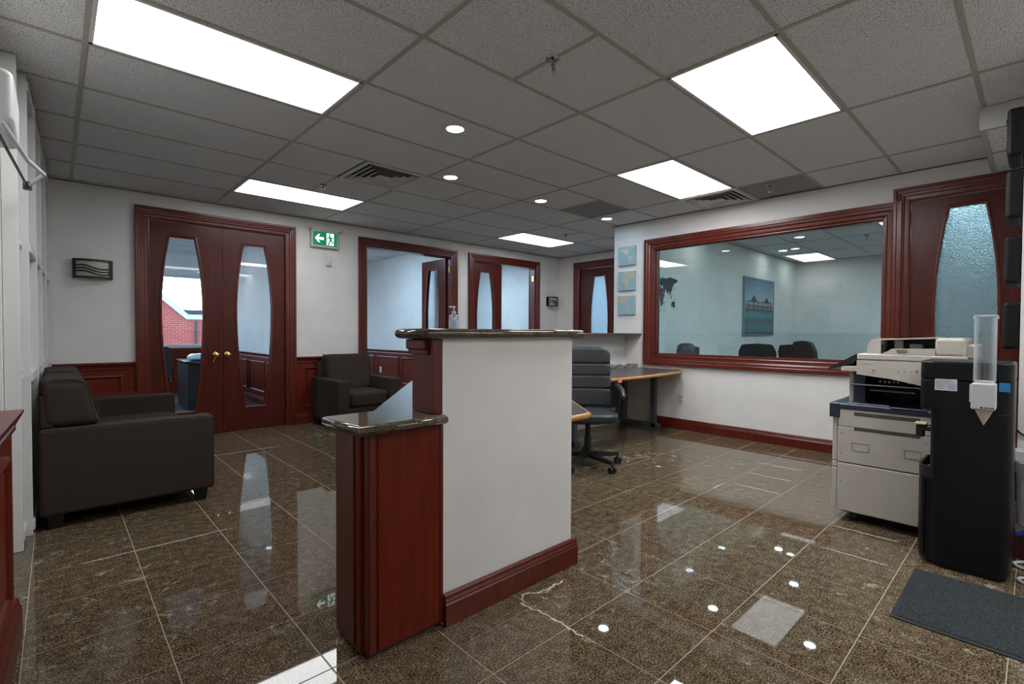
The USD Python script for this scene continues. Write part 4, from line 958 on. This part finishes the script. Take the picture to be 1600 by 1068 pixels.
part(cp, 'bay_roller', [cyl_axis((X0+.10, .50, .835), (X0+.10, .72, .835), .006, 8)]+[cyl_axis((X0+.09, y, .893), (X0+.09, y+.012, .893), .010, 10) for y in (.57, .592, .614, .636, .52, .48, .66)], plain('roller_grey', (.40, .40, .40), .4), smooth=40)
part(cp, 'console_bracket', [cb(X0+.10, X1, .80, .83, .70, .965, .004), cb(X0+.03, X1-.05, .772, .862, .950, .985, .004)], BEIGE)
sc = ext(sg.Polygon([(.27, .905), (.455, .888), (.60, .918), (.772, .937), (.772, 1.026), (.27, 1.026)]), X1-X0)
sc = trimesh.Trimesh(np.c_[X0+sc.vertices[:, 2], sc.vertices[:, 0], sc.vertices[:, 1]], sc.faces); sc.fix_normals()
scn = part(cp, 'scanner_body', sc, BEIGE)
part(scn, 'badge', bx(X0-.001, X0, .70, .745, 1.0, 1.008), plain('badge_grey', (.40, .38, .36), .5))
part(scn, 'indicator', [cyl_axis((X0-.003, y, z), (X0+.001, y, z), r, 10) for y, z, r in ((.685, .965, .006), (.69, .945, .003), (.565, .968, .003), (.535, .968, .003), (.505, .968, .003), (.478, .972, .006))], BEIGE_DK)
cpan = ext(sg.Polygon([(.772, 1.068), (.772, 1.035), (.80, 1.0), (.93, .955), (.932, .966)]), .42)
cpan = trimesh.Trimesh(np.c_[X0+.03+cpan.vertices[:, 2], cpan.vertices[:, 0], cpan.vertices[:, 1]], cpan.faces); cpan.fix_normals()
part(cp, 'control_panel', cpan, BLACK, label='dark tilted control panel')
adf = part(cp, 'document_feeder', [cb(X0+.005, X1, .27, .772, 1.030, 1.066, .006), rb(X0+.005, X1-.05, .275, .402, 1.060, 1.166, .02, 2)], BEIGE, smooth=35)
endcap = ext(sg.Polygon([(.655, 1.066), (.725, 1.066), (.723, 1.10), (.716, 1.135), (.70, 1.155), (.675, 1.160), (.655, 1.160)]), .45)
endcap = trimesh.Trimesh(np.c_[X0+.02+endcap.vertices[:, 2], endcap.vertices[:, 0], endcap.vertices[:, 1]], endcap.faces); endcap.fix_normals()
part(adf, 'end_cap', endcap, BEIGE)
lid = ext(sg.Polygon([(.66, 1.150), (.66, 1.158), (.40, 1.172), (.40, 1.163)]), .42)
lid = trimesh.Trimesh(np.c_[X0+.03+lid.vertices[:, 2], lid.vertices[:, 0], lid.vertices[:, 1]], lid.faces); lid.fix_normals()
part(adf, 'feeder_lid', lid, BEIGE)
part(adf, 'feeder_throat', [bx(X0+.22, X1-.05, .40, .66, 1.066, 1.155), bx(X0+.03, X0+.06, .635, .66, 1.066, 1.125)], BLACK)
wed = ext(sg.Polygon([(.40, 1.066), (.655, 1.066), (.62, 1.085), (.60, 1.10), (.40, 1.105)]), .03)
wed = trimesh.Trimesh(np.c_[X0+.008+wed.vertices[:, 2], wed.vertices[:, 0], wed.vertices[:, 1]], wed.faces); wed.fix_normals()
part(adf, 'feeder_tray', wed, BEIGE)
part(adf, 'paper_guide', [cb(X0+.10, X0+.20, .47, .53, 1.09, 1.13, .004), cb(X0+.08, X0+.10, .555, .60, 1.09, 1.15, .004)], plain('guide_grey', (.28, .28, .27), .5))
part(adf, 'feeder_handle', [cb(X0+.003, X0+.009, .525, .575, 1.080, 1.098, .002)], BEIGE_DK)
part(adf, 'hinge_block', [cb(X0+.10, X1-.1, .23, .28, 1.05, 1.13, .008)], BEIGE)
for x in (X0+.07, X1-.07):
    for y in (Y0+.07, Y1-.08):
        part(cp, 'caster', [cyl_axis((x, y-.02, .03), (x, y+.02, .03), .03, 16), bx(x-.025, x+.025, y-.025, y+.025, .045, .066)], BLACK)
part(cp, 'base_plate', bx(X0+.02, X1-.02, Y0+.02, Y1-.02, .055, .066), BLACK)

# ------------------------------------------------------------------ water cooler
wcx = thing('water_cooler', 'tall black bottleless water cooler with a waste bin beside the copier', 'water cooler', (3.48, .24, 0))
def rrect(x0, x1, y0, y1, r, n=6, rb_=.02):
    P = []
    for cx, cy, rr, a0 in ((x0+r, y0+r, r, 180), (x1-rb_, y0+rb_, rb_, 270), (x1-rb_, y1-rb_, rb_, 0), (x0+r, y1-r, r, 90)):
        P += [(cx+rr*math.cos(math.radians(a0+90*k/n)), cy+rr*math.sin(math.radians(a0+90*k/n))) for k in range(n+1)]
    return P
part(wcx, 'cooler_body', [slab(rrect(3.282, 3.64, .072, .376, .055), .03, .806, .003), exy(rrect(3.30, 3.63, .085, .36, .05), 0, .03)], BLACK_GLOSS, smooth=40)
part(wcx, 'cooler_head', [slab(rrect(3.282, 3.64, .072, .420, .06), .8045, .954, .003), slab(rrect(3.281, 3.64, .072, .420, .06), .9545, 1.052, .012)], BLACK_GLOSS, smooth=40)
bin_ = part(wcx, 'waste_bin', [slab(rrect(3.30, 3.63, .24, .420, .075), .02, .445, .006)], BLACK_GLOSS, smooth=40)
rimp = rrect(3.296, 3.634, .236, .424, .078)
part(bin_, 'bin_rim', [ext(sg.Polygon(rimp).difference(sg.Polygon(rimp).buffer(-.010)), .055).apply_translation([0, 0, .45])], BLACK)
part(bin_, 'bin_rib', [tube([(3.312+.02*k, .4185 if k > 2 else .395+.0085*k, .05), (3.312+.02*k, .4185 if k > 2 else .395+.0085*k, .43)], .004, 6) for k in range(0, 15)], BLACK_GLOSS)
tapp = part(wcx, 'tap', [cb(3.40, 3.46, .374, .43, .672, .70, .005), cb(3.41, 3.45, .41, .446, .635, .70, .006)], BLACK)
part(tapp, 'tap_lever', cb(3.395, 3.465, .40, .452, .702, .712, .003), plain('tap_lever_cream', (.52, .45, .28), .4))
part(wcx, 'back_panel', bx(3.64, 3.652, .08, .37, .02, 1.03), plain('cooler_back_grey', (.22, .22, .22), .5))
nt = part(wcx, 'notice_sticker', bx(3.2805, 3.2815, .272, .357, .905, .963), PAPER, label='white printed notice sticker')
part(nt, 'printed_line', [bx(3.2797, 3.2805, .36-.008-w, .352, z, z+.0022) for z, w in ((.956, .06), (.948, .07), (.941, .05), (.934, .035), (.927, .035), (.920, .03), (.913, .03))]+[bx(3.2797, 3.2805, .278, .308, z, z+.0018) for z in (.936, .930, .924, .918, .912)], plain('print_grey_blue', (.25, .28, .40), .7))
part(wcx, 'blue_sticker', bx(3.2805, 3.2812, .086, .124, .917, .960), BLUE_STICK, label='small blue sticker')
# cup dispenser
cd = thing('cup_dispenser', 'clear tube paper cup dispenser fixed to the front of the black cooler', 'cup dispenser', (3.235, .172, .8))
cc = (3.235, .172); r0 = .040
part(cd, 'clear_tube', lathe([(r0-.003, .965), (r0, .965), (r0, 1.268), (r0-.003, 1.268), (r0-.003, .965)], cc, 40), CLEAR, smooth=40)
part(cd, 'tube_cap', lathe([(r0-.006, 1.262), (r0+.005, 1.262), (r0+.005, 1.276), (r0-.002, 1.281), (0, 1.282), (0, 1.279), (r0-.006, 1.274)], cc, 40), CLEAR, smooth=40)
part(cd, 'cup_holder', [rb(3.188, 3.281, .130, .216, .832, .958, .008), cb(3.23, 3.28, .216, .224, .862, .948, .002)], WHITE_PL, smooth=35)
part(cd, 'holder_print', [bx(3.1868, 3.1878, .136+k*.007, .140+k*.007, .841, .847) for k in range(5)]+[bx(3.1868, 3.1878, .174, .182, .840, .848)], BLACK)
part(cd, 'paper_cup_stack', cyl(cc, .033, .955, .968, 24, .034), PAPER)
part(cd, 'paper_cone', cyl(cc, .002, .757, .835, 24, .036), plain('paper_cup', (.66, .60, .55), .7), smooth=40)

# floor mat
mt = thing('floor_mat', 'charcoal ribbed carpet mat on the floor in front of the water cooler', 'mat', (2.87, .0, 0))
part(mt, 'mat_pile', cb(2.575, 3.165, -.48, .392, .001, .009, .003), MAT); part(mt, 'mat_edge', slab([(2.557, -.50), (3.180, -.50), (3.180, .408), (2.557, .408)], .0, .0055, .0025), MAT_EDGE)
# water filter
wfl = thing('water_filter', 'white wall mounted water filter canister with blue fittings at the right edge', 'water filter', (3.68, .0, .4))
part(wfl, 'filter_bracket', cb(3.662, 3.749, -.16, .0855, .525, .585, .006), WHITE_PL)
part(wfl, 'filter_canister', [lathe([(0, .19), (.045, .19), (.052, .20), (.056, .46), (.064, .47), (.064, .525), (0, .525)], (3.695, .012), 32), lathe([(0, .19), (.045, .19), (.052, .20), (.056, .46), (.064, .47), (.064, .525), (0, .525)], (3.695, -.14), 32)], plain('filter_white', (.52, .51, .56), .4), smooth=40)
part(wfl, 'mount_plate', cb(3.735, 3.7495, .03, .072, .30, .53, .003), BLACK)
part(wfl, 'blue_fitting', [cyl_axis((3.66, .045, .155), (3.66, .0, .165), .014, 12), cyl_axis((3.64, .02, .18), (3.64, .06, .15), .010, 12)], plain('blue_fitting', (.02, .06, .36), .35))
part(wfl, 'filter_hose', tube([(3.66, .03, .16), (3.65, .045, .12), (3.69, .03, .07), (3.70, -.02, .05)], .006, 8, smooth=16), BLACK)
ho = []
ho.append(tube([(3.60, -.10, .008), (3.56, .02, .008), (3.60, .066, .008), (3.65, .05, .008), (3.66, .0, .010), (3.56, -.03, .010), (3.47, .0, .008), (3.43, -.1, .008)], .0075, 8, smooth=60))
ho.append(tube([(3.50, -.12, .009), (3.44, .01, .008), (3.40, .046, .008), (3.36, .03, .008), (3.33, -.05, .008), (3.30, -.14, .008)], .0075, 8, smooth=40))
single('white_hose', ho, WHITE_PL, 'white plastic tubing coiled on the floor beside the black cooler', 'hose', smooth=50)
single('power_cord', tube([(3.657, .10, .80), (3.70, .085, .73), (3.742, .05, .66), (3.742, -.06, .635), (3.742, -.25, .62)], .005, 8, smooth=24), BLACK, 'black power cord running from the cooler across the stub wall', 'cord', smooth=50)

# ------------------------------------------------------------------ boardroom things
pc = thing('harbour_picture', 'large teal harbour photograph on the boardroom side wall', 'picture', (9.16, YBR, 1.15))
Mp = plane_y(YBR)
part(pc, 'picture_print', mapped(lambda u, v, h: Mp(u, v, h), bx(8.515, 9.815, 1.175, 2.135, .0, .03)), PHOTO)
stg = stage.GetPrimAtPath(pc)
fr = [(8.49, 1.15), (9.84, 1.15), (9.84, 2.155), (8.49, 2.155)]
part(pc, 'picture_frame', molding(Mp, fr, [(0, 0), (0, .038), (.022, .038), (.022, .03)], True), plain('pale_frame', (.22, .25, .26), .4))
sil = [sg.box(8.6, 1.655, 9.75, 1.675), sg.box(8.6, 1.73, 9.75, 1.745)]+[sg.box(x, 1.56, x+.022, 1.75) for x in (8.66, 8.9, 9.1, 9.3, 9.52, 9.68)]+[sg.Polygon([(8.76, 1.745), (9.06, 1.745), (8.91, 1.86)]), sg.Polygon([(9.36, 1.745), (9.62, 1.745), (9.49, 1.84)])]+[sg.box(8.52, 1.58, 9.81, 1.60)]
part(pc, 'pier_silhouette', [mext(Mp, s, .0302, .031) for s in sil], DECAL)
def board_chair(loc, rz, label, w=.46, h=1.04, name='boardroom_chair'):
    t = thing(name, label, 'chair', loc, rz)
    P = lambda n, m, ma, **k: part(t, n, m, ma, local=True, **k)
    out = sg.Polygon([(-w/2, .52), (w/2, .52), (w/2+.005, h-.12), (w/2-.04, h-.015), (0, h), (-w/2+.04, h-.015), (-w/2-.005, h-.12)]).buffer(-.05).buffer(.05)
    sh = ext(out, .06); v = np.c_[sh.vertices[:, 0], .20+sh.vertices[:, 2]+(sh.vertices[:, 1]-.5)*.16, sh.vertices[:, 1]]
    m = trimesh.Trimesh(v, sh.faces); m.fix_normals(); P('backrest', m, MESHFAB, smooth=35)
    P('seat', puff(-.24, .24, -.24, .22, .42, .51, 5), MESHFAB, smooth=True)
    P('gas_lift', [cyl((0, 0), .03, .08, .42, 14)], BLACK)
    for k in range(5):
        a = math.radians(72*k); P('base_arm', tube([(0, 0, .10), (.29*math.cos(a), .29*math.sin(a), .07)], .018, 6), BLACK)
        P('caster', trimesh.Trimesh(_S[1]*.03+np.array([.29*math.cos(a), .29*math.sin(a), .03]), trimesh.creation.icosphere(1).faces), BLACK)
    for s in (-1, 1): P('armrest', tube([(s*.25, .16, .45), (s*.28, .10, .64), (s*.28, -.12, .64)], .016, 6, smooth=14), BLACK)
    P('back_support', tube([(0, .05, .40), (0, .25, .45), (0, .30, .62)], .02, 6, smooth=10), BLACK)
def back_at(x, y, rz):
    a = math.radians(rz); return (x+.27*math.sin(a), y-.27*math.cos(a), 0)
board_chair(back_at(7.3, 2.72, 102), 102, 'black boardroom chair seen below the harbour picture', .47, 1.045)
board_chair(back_at(8.2, 2.555, 62), 62, 'black boardroom chair seen edge on, middle of the three', .42, 1.02)
board_chair(back_at(6.75, 1.945, 66), 66, 'black boardroom chair nearest the copier, tallest of the three', .30, 1.10)
tb = thing('boardroom_table', 'dark cherry boardroom table behind the interior window', 'table', (8.6, 1.3, 0))
part(tb, 'table_top', slab([(7.6, .75), (10.0, .75), (10.0, 1.85), (7.6, 1.85)], .715, .75, .012), CHERRY, smooth=40)
part(tb, 'table_base', [cb(7.95, 8.15, 1.0, 1.6, 0, .715, .01), cb(9.45, 9.65, 1.0, 1.6, 0, .715, .01)], CHERRY)
tubc = thing('tub_chair', 'rounded black chair back just inside the interior window at the left', 'chair', (6.15, 3.2, 0))
shell = lathe([(.10, .45), (.125, .60), (.130, .80), (.125, .95), (.105, 1.025), (.065, 1.05), (0, 1.055)], (6.15, 3.2), 28)
part(tubc, 'chair_shell', shell, LEATHER, smooth=50); part(tubc, 'chair_base', [cyl((6.15, 3.2), .10, 0, .46, 24)], BLACK)
part(tubc, 'chair_arm', cb(6.16, 6.26, 3.06, 3.10, .80, 1.01, .015), BLACK)

# ------------------------------------------------------------------ office things behind the double door
od = thing('dark_desk', 'dark desk with a glossy top in the office behind the double door', 'desk', (1.6, 9.0, 0))
part(od, 'desk_top', slab([(1.40, 8.55), (2.0, 8.55), (2.0, 9.5), (1.40, 9.5)], .70, .735, .01), plain('black_desk', (.012, .013, .016), .12), smooth=40)
part(od, 'desk_body', [bx(1.43, 1.97, 8.60, 9.45, .02, .70)], BLACK)
pb = puff(1.46, 1.80, 8.62, 8.95, .737, .84, 3, 10); v = np.array(pb.vertices); v += (meshkit.fbm(v*9, 3, 4)[:, None]-.5)*.05; v[:, 2] = np.maximum(v[:, 2], .737); pb.vertices = v
single('plastic_bag', pb, plain('pale_plastic_bag', (.45, .47, .50), .2), 'crumpled pale plastic bag on the dark office desk', 'bag', smooth=True)
board_chair(back_at(1.0, 8.6, 185), 185, 'black chair behind the left door glass beside the dark desk', .46, .97, 'visitor_chair')
